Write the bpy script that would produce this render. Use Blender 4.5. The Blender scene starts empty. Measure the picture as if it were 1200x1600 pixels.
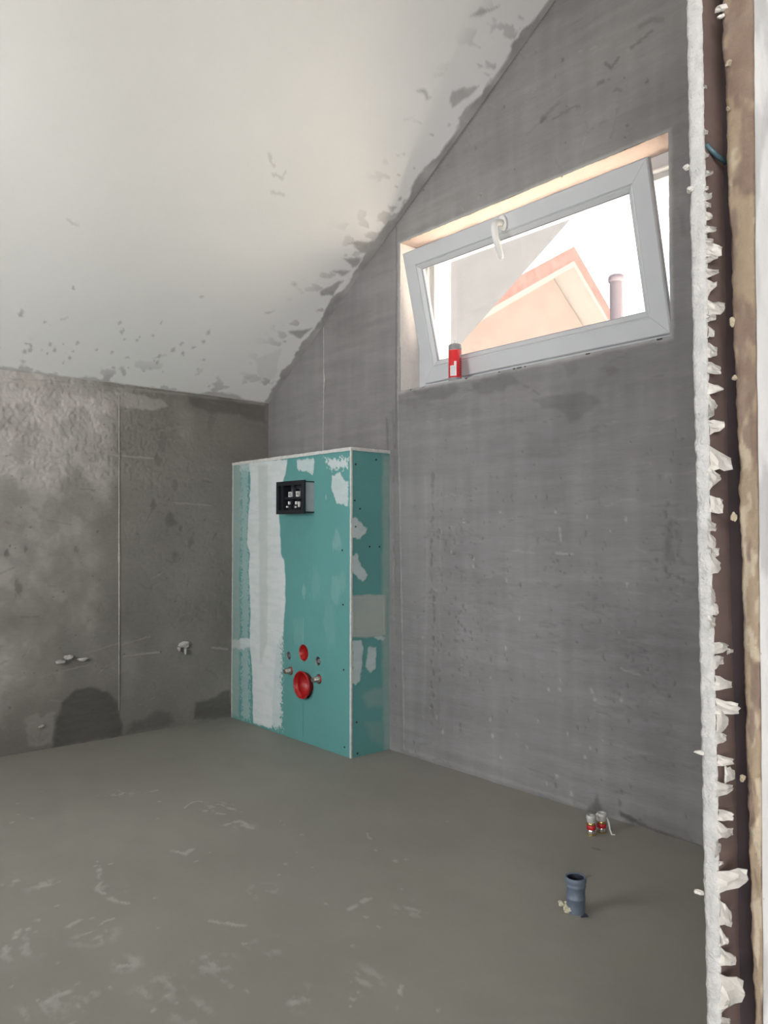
import bpy, bmesh, math, random
import numpy as np
from mathutils import Vector, Matrix

random.seed(7)
R = math.radians
scene = bpy.context.scene
col = scene.collection

# ------------------------------------------------------------------ camera
CAM_H = 0.85
FPX, YAW, PITCH = 1230.0, R(41.0), R(1.6)
FW = np.array([math.sin(YAW) * math.cos(PITCH), math.cos(YAW) * math.cos(PITCH), math.sin(PITCH)])
RT = np.array([math.cos(YAW), -math.sin(YAW), 0.0])
UP = np.cross(RT, FW)
cam_data = bpy.data.cameras.new('camera')
cam = bpy.data.objects.new('camera', cam_data)
col.objects.link(cam)
cam_data.sensor_fit = 'VERTICAL'
cam_data.sensor_height = 36.0
cam_data.lens = 36.0 * FPX / 1600.0
cam_data.clip_start = 0.02
cam.matrix_world = Matrix(((RT[0], UP[0], -FW[0], 0.0), (RT[1], UP[1], -FW[1], 0.0),
                           (RT[2], UP[2], -FW[2], CAM_H), (0, 0, 0, 1)))
scene.camera = cam

# ------------------------------------------------------------------ exposure, sky, sun, large daylight openings
scene.view_settings.view_transform = 'Standard'
scene.view_settings.look = 'None'
scene.view_settings.gamma = 1.0
scene.view_settings.use_curve_mapping = False
scene.view_settings.exposure = 0.0

world = bpy.data.worlds.new('sky')
scene.world = world
world.use_nodes = True
wn = world.node_tree.nodes
wn['Background'].inputs['Color'].default_value = (0.93, 0.96, 1.0, 1)
wn['Background'].inputs['Strength'].default_value = 1.8


def add_light(name, kind, loc, direction, energy, color=(1, 1, 1), size=None, size_y=None, portal=False):
    d = bpy.data.lights.new(name, kind)
    o = bpy.data.objects.new(name, d)
    col.objects.link(o)
    o.location = loc
    o.rotation_euler = Vector(direction).to_track_quat('-Z', 'Y').to_euler()
    d.energy = energy
    d.color = color
    if kind == 'AREA':
        d.shape = 'RECTANGLE'
        d.size = size
        d.size_y = size_y
        if portal:
            d.cycles.is_portal = True
    if kind == 'SUN':
        d.angle = R(3)
    return o


add_light('sun', 'SUN', (0, 0, 20), (-0.30, -0.25, -0.92), 100.0, (1.0, 0.93, 0.82))
add_light('gable_window_sky', 'AREA', (2.37, 1.716, 1.71), (-1, 0, 0), 1.0, size=1.2, size_y=0.62, portal=True)
# daylight through the hall window behind the camera and through the room's own window on its far left
add_light('hall_window_daylight', 'AREA', (-2.95, -2.25, 1.35), (1, 0.85, -0.12), 160.0, (0.98, 0.985, 0.98), 1.8, 1.3)
add_light('left_window_daylight', 'AREA', (-0.97, 1.85, 1.12), (1, 0.16, -0.10), 18.0, (0.96, 0.985, 1.0), 0.9, 1.0).data.spread = R(125)

# ------------------------------------------------------------------ measures of the place
XW = 2.074          # inner face of the gable wall (right wall)
YB = 3.24           # inner face of the knee wall (left wall in view)
KNEE = 1.485        # height of the knee wall
SLOPE = 0.65        # roof pitch
XFR = 1.878         # front face of the boxed-in installation frame
YFR = 2.352         # its side face
BOXH = 1.170
XL = -0.90           # far left end of the room
YF = 0.324          # room face of the partition with the doorway
WY0, WY1, WZ0, WZ1 = 1.144, 2.288, 1.412, 2.001   # window opening
XJ = 0.62           # cut edge of the partition


def ceil_z(y):
    return KNEE + SLOPE * (YB - y)


def ray(x, y):
    return FW + RT * (x - 600.0) / FPX - UP * (y - 800.0) / FPX


def on(x, y, ax, v):
    """point of the place seen at photo pixel x, y on the plane axis ax = v"""
    d = ray(x, y)
    o = np.array([0, 0, CAM_H])
    return o + d * ((v - o[ax]) / d[ax])


def on_ceiling(x, y):
    d = ray(x, y)
    t = (KNEE + SLOPE * YB - CAM_H) / (d[2] + SLOPE * d[1])
    return np.array([0, 0, CAM_H]) + d * t


# ------------------------------------------------------------------ numeric noise
def _hash(ix, iy, seed):
    n = (ix.astype(np.int64) * 374761393 + iy.astype(np.int64) * 668265263 + seed * 1442695041) & 0x7fffffff
    n = ((n ^ (n >> 13)) * 1274126177) & 0x7fffffff
    return ((n ^ (n >> 16)) & 0xffff) / 65535.0


def noise(x, y, seed=0):
    ix = np.floor(x); iy = np.floor(y)
    fx = x - ix; fy = y - iy
    ux = fx * fx * (3 - 2 * fx); uy = fy * fy * (3 - 2 * fy)
    a = _hash(ix, iy, seed); b = _hash(ix + 1, iy, seed)
    c = _hash(ix, iy + 1, seed); d = _hash(ix + 1, iy + 1, seed)
    return (a * (1 - ux) + b * ux) * (1 - uy) + (c * (1 - ux) + d * ux) * uy


def fbm(x, y, seed=0, octaves=4):
    s = 0.0; amp = 1.0; tot = 0.0
    for k in range(octaves):
        s = s + amp * noise(x * 2 ** k + 17.3 * k, y * 2 ** k - 9.1 * k, seed + k)
        tot += amp
        amp *= 0.5
    return s / tot


def sstep(a, b, x):
    t = np.clip((x - a) / (b - a), 0, 1)
    return t * t * (3 - 2 * t)


# ------------------------------------------------------------------ mesh helpers
def set_props(o, label=None, category=None, group=None, kind=None):
    if label: o['label'] = label
    if category: o['category'] = category
    if group: o['group'] = group
    if kind: o['kind'] = kind
    return o


def empty(name, loc=(0, 0, 0)):
    o = bpy.data.objects.new(name, None)
    o.empty_display_size = 0.05
    col.objects.link(o)
    o.location = loc
    return o


def link(name, me, mat, parent=None, smooth=False):
    o = bpy.data.objects.new(name, me)
    col.objects.link(o)
    if mat is not None and not me.materials:
        me.materials.append(mat)
    if smooth:
        me.polygons.foreach_set('use_smooth', [True] * len(me.polygons))
    if parent is not None:
        o.parent = parent
        o.matrix_parent_inverse = Matrix.Translation(-Vector(parent.location)) if parent.type == 'EMPTY' else Matrix.Identity(4)
    return o


def from_bm(name, bm, mat, parent=None, smooth=False):
    me = bpy.data.meshes.new(name)
    bmesh.ops.recalc_face_normals(bm, faces=bm.faces)
    bm.to_mesh(me)
    bm.free()
    return link(name, me, mat, parent, smooth)


def pydata(name, verts, faces, mat, parent=None, smooth=False):
    me = bpy.data.meshes.new(name)
    me.from_pydata([tuple(map(float, v)) for v in verts], [], [tuple(map(int, f)) for f in faces])
    me.update()
    return link(name, me, mat, parent, smooth)


def bm_box(bm, lo, hi):
    vs = [bm.verts.new((x, y, z)) for x in (lo[0], hi[0]) for y in (lo[1], hi[1]) for z in (lo[2], hi[2])]
    for f in ((0, 1, 3, 2), (4, 6, 7, 5), (0, 4, 5, 1), (2, 3, 7, 6), (0, 2, 6, 4), (1, 5, 7, 3)):
        bm.faces.new([vs[i] for i in f])
    return vs


def box(name, lo, hi, mat, parent=None, bevel=0.0):
    bm = bmesh.new()
    bm_box(bm, lo, hi)
    if bevel:
        bmesh.ops.bevel(bm, geom=list(bm.edges), offset=bevel, segments=2, affect='EDGES')
    return from_bm(name, bm, mat, parent, bool(bevel) and False)


def boxes(name, lst, mat, parent=None):
    bm = bmesh.new()
    for lo, hi in lst:
        bm_box(bm, lo, hi)
    return from_bm(name, bm, mat, parent)


def lathe(bm, prof, origin=(0, 0, 0), axis='Z', seg=32, close=False):
    """prof: list of (radius, height); axis Z, or -X (height runs towards the room)"""
    rings = []
    for r, h in prof:
        ring = []
        for k in range(seg):
            a = 2 * math.pi * k / seg
            c, s = r * math.cos(a), r * math.sin(a)
            if axis == 'Z':
                p = (c, s, h)
            else:
                p = (-h, c, s)
            ring.append(bm.verts.new((p[0] + origin[0], p[1] + origin[1], p[2] + origin[2])))
        rings.append(ring)
    for a, b in zip(rings, rings[1:]):
        for k in range(seg):
            bm.faces.new((a[k], a[(k + 1) % seg], b[(k + 1) % seg], b[k]))
    if close:
        bm.faces.new(rings[0]); bm.faces.new(rings[-1])
    return rings


def tube(bm, pts, rad, seg=12):
    pts = [Vector(p) for p in pts]
    rads = rad if isinstance(rad, (list, tuple)) else [rad] * len(pts)
    rings = []
    ref = Vector((0, 1, 0))
    for i, p in enumerate(pts):
        t = (pts[min(i + 1, len(pts) - 1)] - pts[max(i - 1, 0)]).normalized()
        a = t.cross(ref)
        if a.length < 1e-3: a = t.cross(Vector((1, 0, 0)))
        a.normalize(); b = t.cross(a)
        rings.append([bm.verts.new(p + (a * math.cos(2 * math.pi * k / seg) + b * math.sin(2 * math.pi * k / seg)) * rads[i]) for k in range(seg)])
    for a, b in zip(rings, rings[1:]):
        for k in range(seg):
            bm.faces.new((a[k], a[(k + 1) % seg], b[(k + 1) % seg], b[k]))
    bm.faces.new(rings[0]); bm.faces.new(rings[-1])


def lump(name, c, size, mat, parent=None, seed=0, rough=0.45, sub=3):
    """an irregular crumb of plaster or foam"""
    bm = bmesh.new()
    bmesh.ops.create_icosphere(bm, subdivisions=sub, radius=1.0)
    rnd = random.Random(seed)
    offs = [Vector((rnd.uniform(-1, 1), rnd.uniform(-1, 1), rnd.uniform(-1, 1))).normalized() for _ in range(14)]
    amps = [rnd.uniform(-rough, rough) for _ in offs]
    for v in bm.verts:
        n = v.co.normalized()
        k = 1.0 + sum(a * max(0.0, n.dot(o)) ** 6 for a, o in zip(amps, offs)) + rnd.uniform(-0.26, 0.26) * rough
        v.co = Vector((n.x * k * size[0] + c[0], n.y * k * size[1] + c[1], n.z * k * size[2] + c[2]))
    return from_bm(name, bm, mat, parent, False)


class Sheet:
    """a finely divided surface: heights and painted albedo fields live on its grid points"""
    def __init__(self, us, vs, tou):
        self.us, self.vs = us, vs
        self.U, self.V = np.meshgrid(us, vs, indexing='ij')
        self.h = np.zeros_like(self.U)
        self.f = {}
        self.tou = tou            # world point -> (u, v)
        self.keep = np.ones((len(us) - 1, len(vs) - 1), bool)

    def field(self, n):
        if n not in self.f: self.f[n] = np.zeros_like(self.U)
        return self.f[n]

    def win(self, lo, hi):
        i0, i1 = np.searchsorted(self.us, (lo[0], hi[0]))
        j0, j1 = np.searchsorted(self.vs, (lo[1], hi[1]))
        return slice(max(i0 - 1, 0), i1 + 1), slice(max(j0 - 1, 0), j1 + 1)

    def poly(self, name, pts, amount=1.0, warp=0.006, freq=60, soft=0.004, height=0.0, seed=3, ragged=0.0, streak=.10):
        P = np.array(pts)
        lo, hi = P.min(0) - 0.03, P.max(0) + 0.03
        s = self.win(lo, hi)
        U, V = self.U[s], self.V[s]
        if U.size == 0: return
        u = U + warp * 2 * (fbm(U * freq, V * freq, seed, 3) - .5)
        v = V + warp * 2 * (fbm(U * freq + 50, V * freq, seed + 7, 3) - .5)
        inside = np.zeros(u.shape, bool)
        dist = np.full(u.shape, 9.0)
        n = len(P)
        for k in range(n):
            a, b = P[k], P[(k + 1) % n]
            cond = ((a[1] > v) != (b[1] > v)) & (u < (b[0] - a[0]) * (v - a[1]) / (b[1] - a[1] + 1e-12) + a[0])
            inside ^= cond
            dist = np.minimum(dist, self.seg(u, v, a, b))
        sd = np.where(inside, dist, -dist)
        m = sstep(-soft, soft, sd + ragged * (fbm(U * freq * 2.5, V * freq * 2.5, seed + 20, 3) - .62)) * amount
        m = m * (1 - streak * sstep(.42, .62, fbm(U * 16, V * 70, seed + 40, 3)))
        f = self.field(name)
        f[s] = np.maximum(f[s], m) if amount > 0 else np.minimum(f[s], m)
        if height: self.h[s] += height * m

    @staticmethod
    def seg(u, v, a, b):
        d = np.array(b) - np.array(a)
        L = d @ d + 1e-12
        t = np.clip(((u - a[0]) * d[0] + (v - a[1]) * d[1]) / L, 0, 1)
        return np.hypot(u - a[0] - t * d[0], v - a[1] - t * d[1])

    def line(self, name, pts, width, amount=1.0, height=0.0, warp=0.002, freq=70, seed=5, brk=0.0):
        P = np.array(pts)
        lo, hi = P.min(0) - width * 3 - .02, P.max(0) + width * 3 + .02
        s = self.win(lo, hi)
        U, V = self.U[s], self.V[s]
        if U.size == 0: return
        u = U + warp * 2 * (fbm(U * freq, V * freq, seed, 2) - .5)
        v = V + warp * 2 * (fbm(U * freq + 50, V * freq, seed + 7, 2) - .5)
        dist = np.full(u.shape, 9.0)
        for a, b in zip(P, P[1:]):
            dist = np.minimum(dist, self.seg(u, v, a, b))
        m = 1 - sstep(width * .35, width, dist)
        if brk: m = m * sstep(brk - .1, brk + .1, fbm(U * 45, V * 45, seed + 31, 2))
        if name:
            f = self.field(name)
            f[s] = np.maximum(f[s], m * amount)
        if height: self.h[s] += height * m

    def blob(self, name, c, r, amount=1.0, height=0.0, asp=1.0, seed=1):
        s = self.win((c[0] - 2 * r, c[1] - 2 * r), (c[0] + 2 * r, c[1] + 2 * r))
        U, V = self.U[s], self.V[s]
        if U.size == 0: return
        d = np.hypot(U - c[0], (V - c[1]) / asp) * (0.35 + 1.4 * fbm(U / r * 1.8, V / r * 1.2, seed, 3))
        m = 1 - sstep(r * .45, r, d)
        if name:
            f = self.field(name)
            f[s] = np.maximum(f[s], m * amount)
        if height: self.h[s] += height * m

    def build(self, name, pos, mat, parent=None):
        nu, nv = self.U.shape
        P = pos(self.U, self.V, self.h).reshape(-1, 3)
        idx = np.arange(nu * nv).reshape(nu, nv)
        q = np.stack([idx[:-1, :-1], idx[1:, :-1], idx[1:, 1:], idx[:-1, 1:]], -1)[self.keep]
        used = np.unique(q)
        remap = np.zeros(nu * nv, np.int64); remap[used] = np.arange(len(used))
        q = remap[q]
        me = bpy.data.meshes.new(name)
        me.vertices.add(len(used)); me.loops.add(q.size); me.polygons.add(len(q))
        me.vertices.foreach_set('co', P[used].astype(np.float32).ravel())
        me.loops.foreach_set('vertex_index', q.astype(np.int32).ravel())
        me.polygons.foreach_set('loop_start', (np.arange(len(q)) * 4).astype(np.int32))
        me.polygons.foreach_set('use_smooth', np.ones(len(q), bool))
        me.update(calc_edges=True)
        for k, a in self.f.items():
            at = me.attributes.new(k, 'FLOAT', 'POINT')
            at.data.foreach_set('value', a.reshape(-1)[used].astype(np.float32))
        me.validate()
        return link(name, me, mat, parent)


def steps(*segs):
    """steps((a, b, step), ...) -> increasing coordinates, fine where the camera looks"""
    out = []
    for a, b, d in segs:
        n = max(1, int(round((b - a) / d)))
        out.extend(np.linspace(a, b, n + 1)[:-1])
    out.append(segs[-1][1])
    return np.array(out)


# ------------------------------------------------------------------ materials
def new_mat(name):
    m = bpy.data.materials.new(name)
    m.use_nodes = True
    return m, m.node_tree.nodes, m.node_tree.links, m.node_tree.nodes['Principled BSDF']


def plain(name, color, rough=0.5, metal=0.0, var=0.0, scale=40, bump=0.0, bscale=200, spec=0.5, trans=0.0):
    m, N, L, b = new_mat(name)
    b.inputs['Roughness'].default_value = rough
    b.inputs['Metallic'].default_value = metal
    b.inputs['Specular IOR Level'].default_value = spec
    b.inputs['Transmission Weight'].default_value = trans
    tc = N.new('ShaderNodeTexCoord')
    if var:
        n = N.new('ShaderNodeTexNoise'); n.inputs['Scale'].default_value = scale; n.inputs['Detail'].default_value = 6
        L.new(tc.outputs['Object'], n.inputs['Vector'])
        r = N.new('ShaderNodeMapRange')
        r.inputs['From Min'].default_value = .3; r.inputs['From Max'].default_value = .7
        r.inputs['To Min'].default_value = 1 - var; r.inputs['To Max'].default_value = 1 + var
        L.new(n.outputs['Fac'], r.inputs['Value'])
        mx = N.new('ShaderNodeVectorMath'); mx.operation = 'SCALE'
        mx.inputs[0].default_value = color[:3]
        L.new(r.outputs['Result'], mx.inputs['Scale'])
        L.new(mx.outputs['Vector'], b.inputs['Base Color'])
    else:
        b.inputs['Base Color'].default_value = (*color[:3], 1)
    if bump:
        n2 = N.new('ShaderNodeTexNoise'); n2.inputs['Scale'].default_value = bscale; n2.inputs['Detail'].default_value = 4
        L.new(tc.outputs['Object'], n2.inputs['Vector'])
        bp = N.new('ShaderNodeBump'); bp.inputs['Strength'].default_value = bump; bp.inputs['Distance'].default_value = .002
        L.new(n2.outputs['Fac'], bp.inputs['Height']); L.new(bp.outputs['Normal'], b.inputs['Normal'])
    return m


def plaster(name, base, pale, dark, rough=0.85, stretch=(1, 1, 1), bump=0.25, spec=0.3, mottle=0.12):
    """cement or white plaster: base colour mottled by noise; painted fields 'pale', 'dark' and 'tone' shift the albedo"""
    m, N, L, b = new_mat(name)
    b.inputs['Roughness'].default_value = rough
    b.inputs['Specular IOR Level'].default_value = spec
    tc = N.new('ShaderNodeTexCoord')
    mp = N.new('ShaderNodeMapping'); mp.inputs['Scale'].default_value = stretch
    L.new(tc.outputs['Object'], mp.inputs['Vector'])

    def tex(scale, detail=6, src=mp.outputs['Vector'], rg=.6):
        n = N.new('ShaderNodeTexNoise')
        n.inputs['Scale'].default_value = scale; n.inputs['Detail'].default_value = detail; n.inputs['Roughness'].default_value = rg
        L.new(src, n.inputs['Vector'])
        return n.outputs['Fac']

    def attr(n):
        a = N.new('ShaderNodeAttribute'); a.attribute_name = n
        return a.outputs['Fac']

    def math_(op, a, c):
        n = N.new('ShaderNodeMath'); n.operation = op
        for i, x in enumerate((a, c)):
            if isinstance(x, (int, float)): n.inputs[i].default_value = x
            else: L.new(x, n.inputs[i])
        return n.outputs[0]

    def mix(fac, a, c):
        n = N.new('ShaderNodeMix'); n.data_type = 'RGBA'
        L.new(fac, n.inputs['Factor'])
        for s, x in ((6, a), (7, c)):
            if isinstance(x, tuple): n.inputs[s].default_value = (*x, 1)
            else: L.new(x, n.inputs[s])
        return n.outputs[2]
    c = mix(attr('pale'), base, pale)
    c = mix(attr('dark'), c, dark)
    big = math_('MULTIPLY', math_('SUBTRACT', tex(3.0), .5), mottle * 3)
    fine = math_('MULTIPLY', math_('SUBTRACT', tex(70.0, 8), .5), mottle * 1.6)
    k = math_('ADD', math_('ADD', big, fine), math_('ADD', attr('tone'), 1.0))
    sc = N.new('ShaderNodeVectorMath'); sc.operation = 'SCALE'
    L.new(c, sc.inputs[0]); L.new(k, sc.inputs['Scale'])
    L.new(sc.outputs['Vector'], b.inputs['Base Color'])
    bp = N.new('ShaderNodeBump'); bp.inputs['Strength'].default_value = bump; bp.inputs['Distance'].default_value = .003
    hgt = math_('ADD', math_('MULTIPLY', tex(35.0, 8), 1.0), math_('MULTIPLY', tex(180.0, 4), .5))
    L.new(hgt, bp.inputs['Height']); L.new(bp.outputs['Normal'], b.inputs['Normal'])
    return m


M = {}
M['cement_gable'] = plaster('cement_render_gable', (.212, .206, .208), (.42, .41, .395), (.105, .10, .098), stretch=(1, .35, 2.2), bump=.45)
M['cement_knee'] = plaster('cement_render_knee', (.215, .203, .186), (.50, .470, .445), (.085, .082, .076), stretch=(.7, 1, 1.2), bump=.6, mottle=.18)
M['screed'] = plaster('cement_screed', (.262, .253, .224), (.52, .51, .49), (.13, .125, .11), rough=.62, bump=.10, spec=.35, mottle=.05)
M['ceiling'] = plaster('white_ceiling_plaster', (.90, .90, .89), (.90, .90, .89), (.24, .235, .23), rough=.8, bump=.05, mottle=.02)
M['board'] = plaster('green_plasterboard', (.108, .300, .288), (.66, .70, .705), (.38, .42, .39), rough=.72, bump=.04, mottle=.07)
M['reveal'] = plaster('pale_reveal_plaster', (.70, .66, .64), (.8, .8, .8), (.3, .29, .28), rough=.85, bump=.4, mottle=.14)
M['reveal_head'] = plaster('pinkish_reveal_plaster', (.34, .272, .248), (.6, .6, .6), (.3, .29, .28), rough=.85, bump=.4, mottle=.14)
M['hall'] = plain('hall_plaster', (.55, .54, .52), .9, var=.06, scale=5)
M['gypsum'] = plain('gypsum_core', (.44, .44, .437), .9, var=.12, scale=90, bump=.9, bscale=420)
M['paper'] = plain('torn_board_paper', (.55, .525, .495), .9, var=.14, scale=90, bump=.3, bscale=220)
M['white_edge'] = plain('white_filler_edge', (.60, .595, .575), .85, var=.12, scale=70, bump=.3)
M['lump'] = plain('grey_plaster_lump', (.47, .455, .435), .9, var=.2, scale=60, bump=.4)
M['pvc'] = plain('white_pvc', (.52, .535, .555), .32, var=.02, scale=12)
M['pvc_handle'] = plain('white_handle', (.78, .77, .75), .28)
M['gasket'] = plain('grey_gasket', (.25, .26, .30), .6)
M['black'] = plain('black_plastic', (.012, .013, .017), .45, var=.1)
M['dark_inside'] = plain('dark_grey_plastic', (.07, .07, .085), .5, var=.1)
M['sleeve'] = plain('grey_sleeve', (.40, .41, .42), .5, var=.04)
M['clip'] = plain('white_clip', (.75, .75, .75), .4)
M['red'] = plain('red_plastic', (.36, .009, .009), .38, var=.06)
M['zinc'] = plain('zinc_steel', (.42, .40, .36), .38, metal=.85, var=.2, scale=200)
M['steel_dark'] = plain('grey_bolt', (.32, .34, .37), .45, metal=.6, var=.2, scale=120)
M['screw'] = plain('black_screw', (.012, .012, .012), .5)
M['pipe'] = plain('blue_grey_pipe', (.125, .155, .20), .45, var=.06, scale=60)
M['pipe_inside'] = plain('dark_pipe_inside', (.02, .025, .04), .5)
M['brass'] = plain('brass', (.62, .46, .18), .25, metal=.9, var=.1)
M['cap_clear'] = plain('milky_cap', (.50, .49, .47), .25, var=.1, scale=120)
M['red_tape'] = plain('red_band', (.45, .015, .02), .4)
M['chrome'] = plain('nickel', (.75, .74, .72), .15, metal=1.0)
M['foam'] = plain('dry_foam', (.52, .49, .36), .9, var=.25, scale=160, bump=.5)
M['film'] = plain('white_film', (.62, .61, .58), .5)
M['board_paper'] = plain('brown_board_paper', (.105, .070, .062), .9, var=.15, scale=20)
M['osb'] = plaster('particleboard_edge', (.235, .182, .13), (.36, .31, .24), (.145, .102, .082), rough=.85, bump=.8, mottle=.22)
M['adhesive'] = plain('dried_adhesive', (.34, .29, .215), .85, var=.2, scale=60, bump=.5, bscale=150)
M['stud'] = plain('brown_stud', (.05, .036, .042), .7, var=.15, scale=14)
M['tape'] = plain('teal_tape', (.05, .10, .12), .4)
M['can_red'] = plain('red_print', (.62, .02, .025), .3)
M['can_dark'] = plain('dark_print', (.05, .02, .025), .35)
M['can_white'] = plain('white_print', (.72, .72, .72), .4)
M['can_grey'] = plain('grey_cap', (.24, .24, .25), .35)
M['house_wall'] = plain('peach_render', (.172, .138, .134), .95, spec=.0, var=.05, scale=2)
M['roof_red'] = plain('red_roof_tiles', (.185, .108, .106), .95, spec=.0, var=.15, scale=6)
M['fascia'] = plain('pale_fascia', (.19, .183, .186), .9, spec=.0)
M['soffit'] = plain('pale_soffit_boards', (.080, .086, .101), .9, spec=.0, var=.05, scale=8)
M['flue'] = plain('grey_lilac_flue', (.15, .133, .156), .9, spec=.0)
M['ground'] = plain('pale_ground', (.60, .54, .47), .95, var=.15, scale=.6)


def glass_mat():
    m, N, L, b = new_mat('window_glass')
    N.remove(b)
    out = N['Material Output']
    t = N.new('ShaderNodeBsdfTransparent'); t.inputs['Color'].default_value = (.96, .97, .97, 1)
    g = N.new('ShaderNodeBsdfGlossy'); g.inputs['Roughness'].default_value = .02
    fr = N.new('ShaderNodeFresnel'); fr.inputs['IOR'].default_value = 1.5
    mx = N.new('ShaderNodeMixShader')
    L.new(fr.outputs[0], mx.inputs[0]); L.new(t.outputs[0], mx.inputs[1]); L.new(g.outputs[0], mx.inputs[2])
    L.new(mx.outputs[0], out.inputs['Surface'])
    return m


M['glass'] = glass_mat()

# ================================================================== STRUCTURE
rnd = np.random.default_rng(11)

# ---- floor
fl = Sheet(steps((XL, .25, .12), (.25, XW + .02, .0055)), steps((.2, .6, .1), (.6, YB + .02, .0065)), None)
U, V = fl.U, fl.V
F = lambda x, y: on(x, y, 2, 0.0)[:2]
fl.field('pale'); fl.field('dark')
fl.field('tone')[:] = .16 * (fbm(U * 2.2, V * 2.2, 4, 3) - .5) + .10 * (fbm(U * 14, V * 9, 8, 3) - .5)
fl.h[:] = .006 * (fbm(U * 2.5, V * 2.5, 14, 3) - .5) + .0012 * (fbm(U * 22, V * 22, 15, 3) - .5)
scuff = [[(288, 1262), (310, 1252), (345, 1258), (375, 1268)], [(318, 1268), (352, 1272)], [(352, 1290), (372, 1283), (395, 1295)],
         [(150, 1352), (178, 1350)], [(155, 1358), (158, 1390), (172, 1405), (200, 1412)], [(62, 1385), (90, 1378)],
         [(404, 1388), (440, 1392)], [(270, 1330), (290, 1335), (300, 1328)], [(620, 1345), (634, 1344)], [(130, 1460), (175, 1435)],
         [(175, 1512), (215, 1508)], [(95, 1455), (120, 1440)], [(240, 1580), (262, 1552)], [(5, 1490), (30, 1450)], [(455, 1570), (500, 1566)],
         [(575, 1300), (590, 1330)], [(225, 1240), (250, 1234)], [(80, 1560), (120, 1540)], [(20, 1580), (60, 1560)], [(345, 1530), (385, 1550)],
         [(545, 1420), (580, 1402)], [(620, 1575), (624, 1540)], [(330, 1440), (380, 1446)], [(168, 1243), (195, 1240)]]
for k, s in enumerate(scuff):
    fl.line('pale', [F(*p) for p in s],   .005 + .003 * (k % 3), .46, .0006, warp=.010, freq=28, seed=40 + k, brk=.45)
for k, (x, y, r) in enumerate([(340, 1262, .06), (382, 1292, .04), (70, 1385, .05), (168, 1392, .05), (148, 1462, .06), (200, 1505, .04), (115, 1560, .07),
                               (30, 1480, .07), (410, 1392, .05), (250, 1545, .06), (330, 1505, .06), (60, 1585, .06), (560, 1530, .06), (480, 1560, .05),
                               (20, 1380, .04), (300, 1580, .05), (190, 1240, .05), (640, 1420, .05), (420, 1480, .05)]):
    c = F(x, y)
    s = fl.win(c - 2 * r, c + 2 * r)
    u, v = fl.U[s], fl.V[s]
    m = (1 - sstep(r * .2, r * 1.2, np.hypot(u - c[0], v - c[1]))) * sstep(.54, .70, fbm(u * 60, v * 30, 60 + k, 4))
    fl.f['pale'][s] = np.maximum(fl.f['pale'][s], m * .38)
for k in range(45):   # white specks
    c = F(rnd.uniform(0, 700), rnd.uniform(1230, 1600))
    fl.blob('pale', c, rnd.uniform(.004, .008), .4, seed=k)
for pts in ([(905, 1376), (922, 1369)], [(925, 1325), (938, 1328)]):
    fl.line('dark', [F(*p) for p in pts], .006, .8, warp=.001)
floor = fl.build('floor', lambda u, v, h: np.stack([u, v, h], -1), M['screed'])
set_props(floor, 'smooth grey cement screed floor with pale scuffs', kind='structure')
slab = box('screed_slab', (-4.2, -3.4, -.30), (2.36, 3.5, -.02), M['hall'])
set_props(slab, 'floor slab carrying screed and hall', kind='structure')

# ---- knee wall at the left of the picture
kw = Sheet(steps((XL - .02, .5, .12), (.5, XFR + .05, .0045), (XFR + .05, XW + .02, .012)), steps((-.02, .0, .02), (0, KNEE + .03, .0045)), None)
U, V = kw.U, kw.V
K = lambda x, y: on(x, y, 1, YB)[[0, 2]]
kw.field('pale'); kw.field('dark')
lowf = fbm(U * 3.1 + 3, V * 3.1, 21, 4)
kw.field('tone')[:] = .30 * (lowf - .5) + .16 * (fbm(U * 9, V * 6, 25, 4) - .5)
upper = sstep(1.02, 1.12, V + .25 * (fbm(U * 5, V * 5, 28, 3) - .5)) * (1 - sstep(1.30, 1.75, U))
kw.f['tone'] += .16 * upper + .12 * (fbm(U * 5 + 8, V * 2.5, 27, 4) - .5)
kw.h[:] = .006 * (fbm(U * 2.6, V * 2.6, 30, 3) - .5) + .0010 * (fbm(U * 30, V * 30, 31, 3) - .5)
dry_lit = fbm(U * 4.2, V * 3.0, 36, 4)
kw.f['pale'] += .92 * sstep(.26, .78, dry_lit + .75 * (1.05 - U) + .28 * (V - .95)) * (.65 + .35 * sstep(.4, .6, fbm(U * 18, V * 18, 37, 3)))  # paler dry patches, with light from the left painted into their gradient
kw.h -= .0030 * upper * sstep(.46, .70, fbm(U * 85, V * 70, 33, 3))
kw.h -= .0014 * sstep(.60, .72, fbm(U * 70, V * 60, 34, 3)) * sstep(.4, .7, fbm(U * 4, V * 4, 35, 2))
kw.poly('dark', [K(*p) for p in ((82, 1170), (87, 1130), (98, 1098), (118, 1079), (140, 1074), (168, 1079), (184, 1098), (189, 1125), (190, 1150))], .80, warp=.010, freq=25, soft=.010, height=-.002)
kw.poly('dark', [K(*p) for p in ((196, 1148), (206, 1128), (225, 1124), (240, 1112), (265, 1110), (272, 1128), (262, 1136))], .50, warp=.012, freq=25, soft=.015)
kw.poly('dark', [K(*p) for p in ((302, 1124), (306, 1098), (330, 1092), (345, 1082), (360, 1078), (362, 1120))], .75, warp=.010, freq=25, soft=.010)
kw.poly('pale', [K(*p) for p in ((42, 1172), (42, 1125), (55, 1116), (84, 1114), (86, 1130), (82, 1165))], .26, warp=.022, freq=30, soft=.006, height=.001)
kw.poly('pale', [K(*p) for p in ((100, 612), (185, 612), (250, 624), (265, 636), (240, 640), (180, 634), (150, 628), (112, 622))], .45, warp=.012, freq=25, soft=.006)
kw.poly('dark', [K(*p) for p in ((292, 618), (340, 622), (415, 634), (415, 660), (370, 650), (330, 646), (300, 634))], .50, warp=.014, freq=22, soft=.010)
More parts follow.
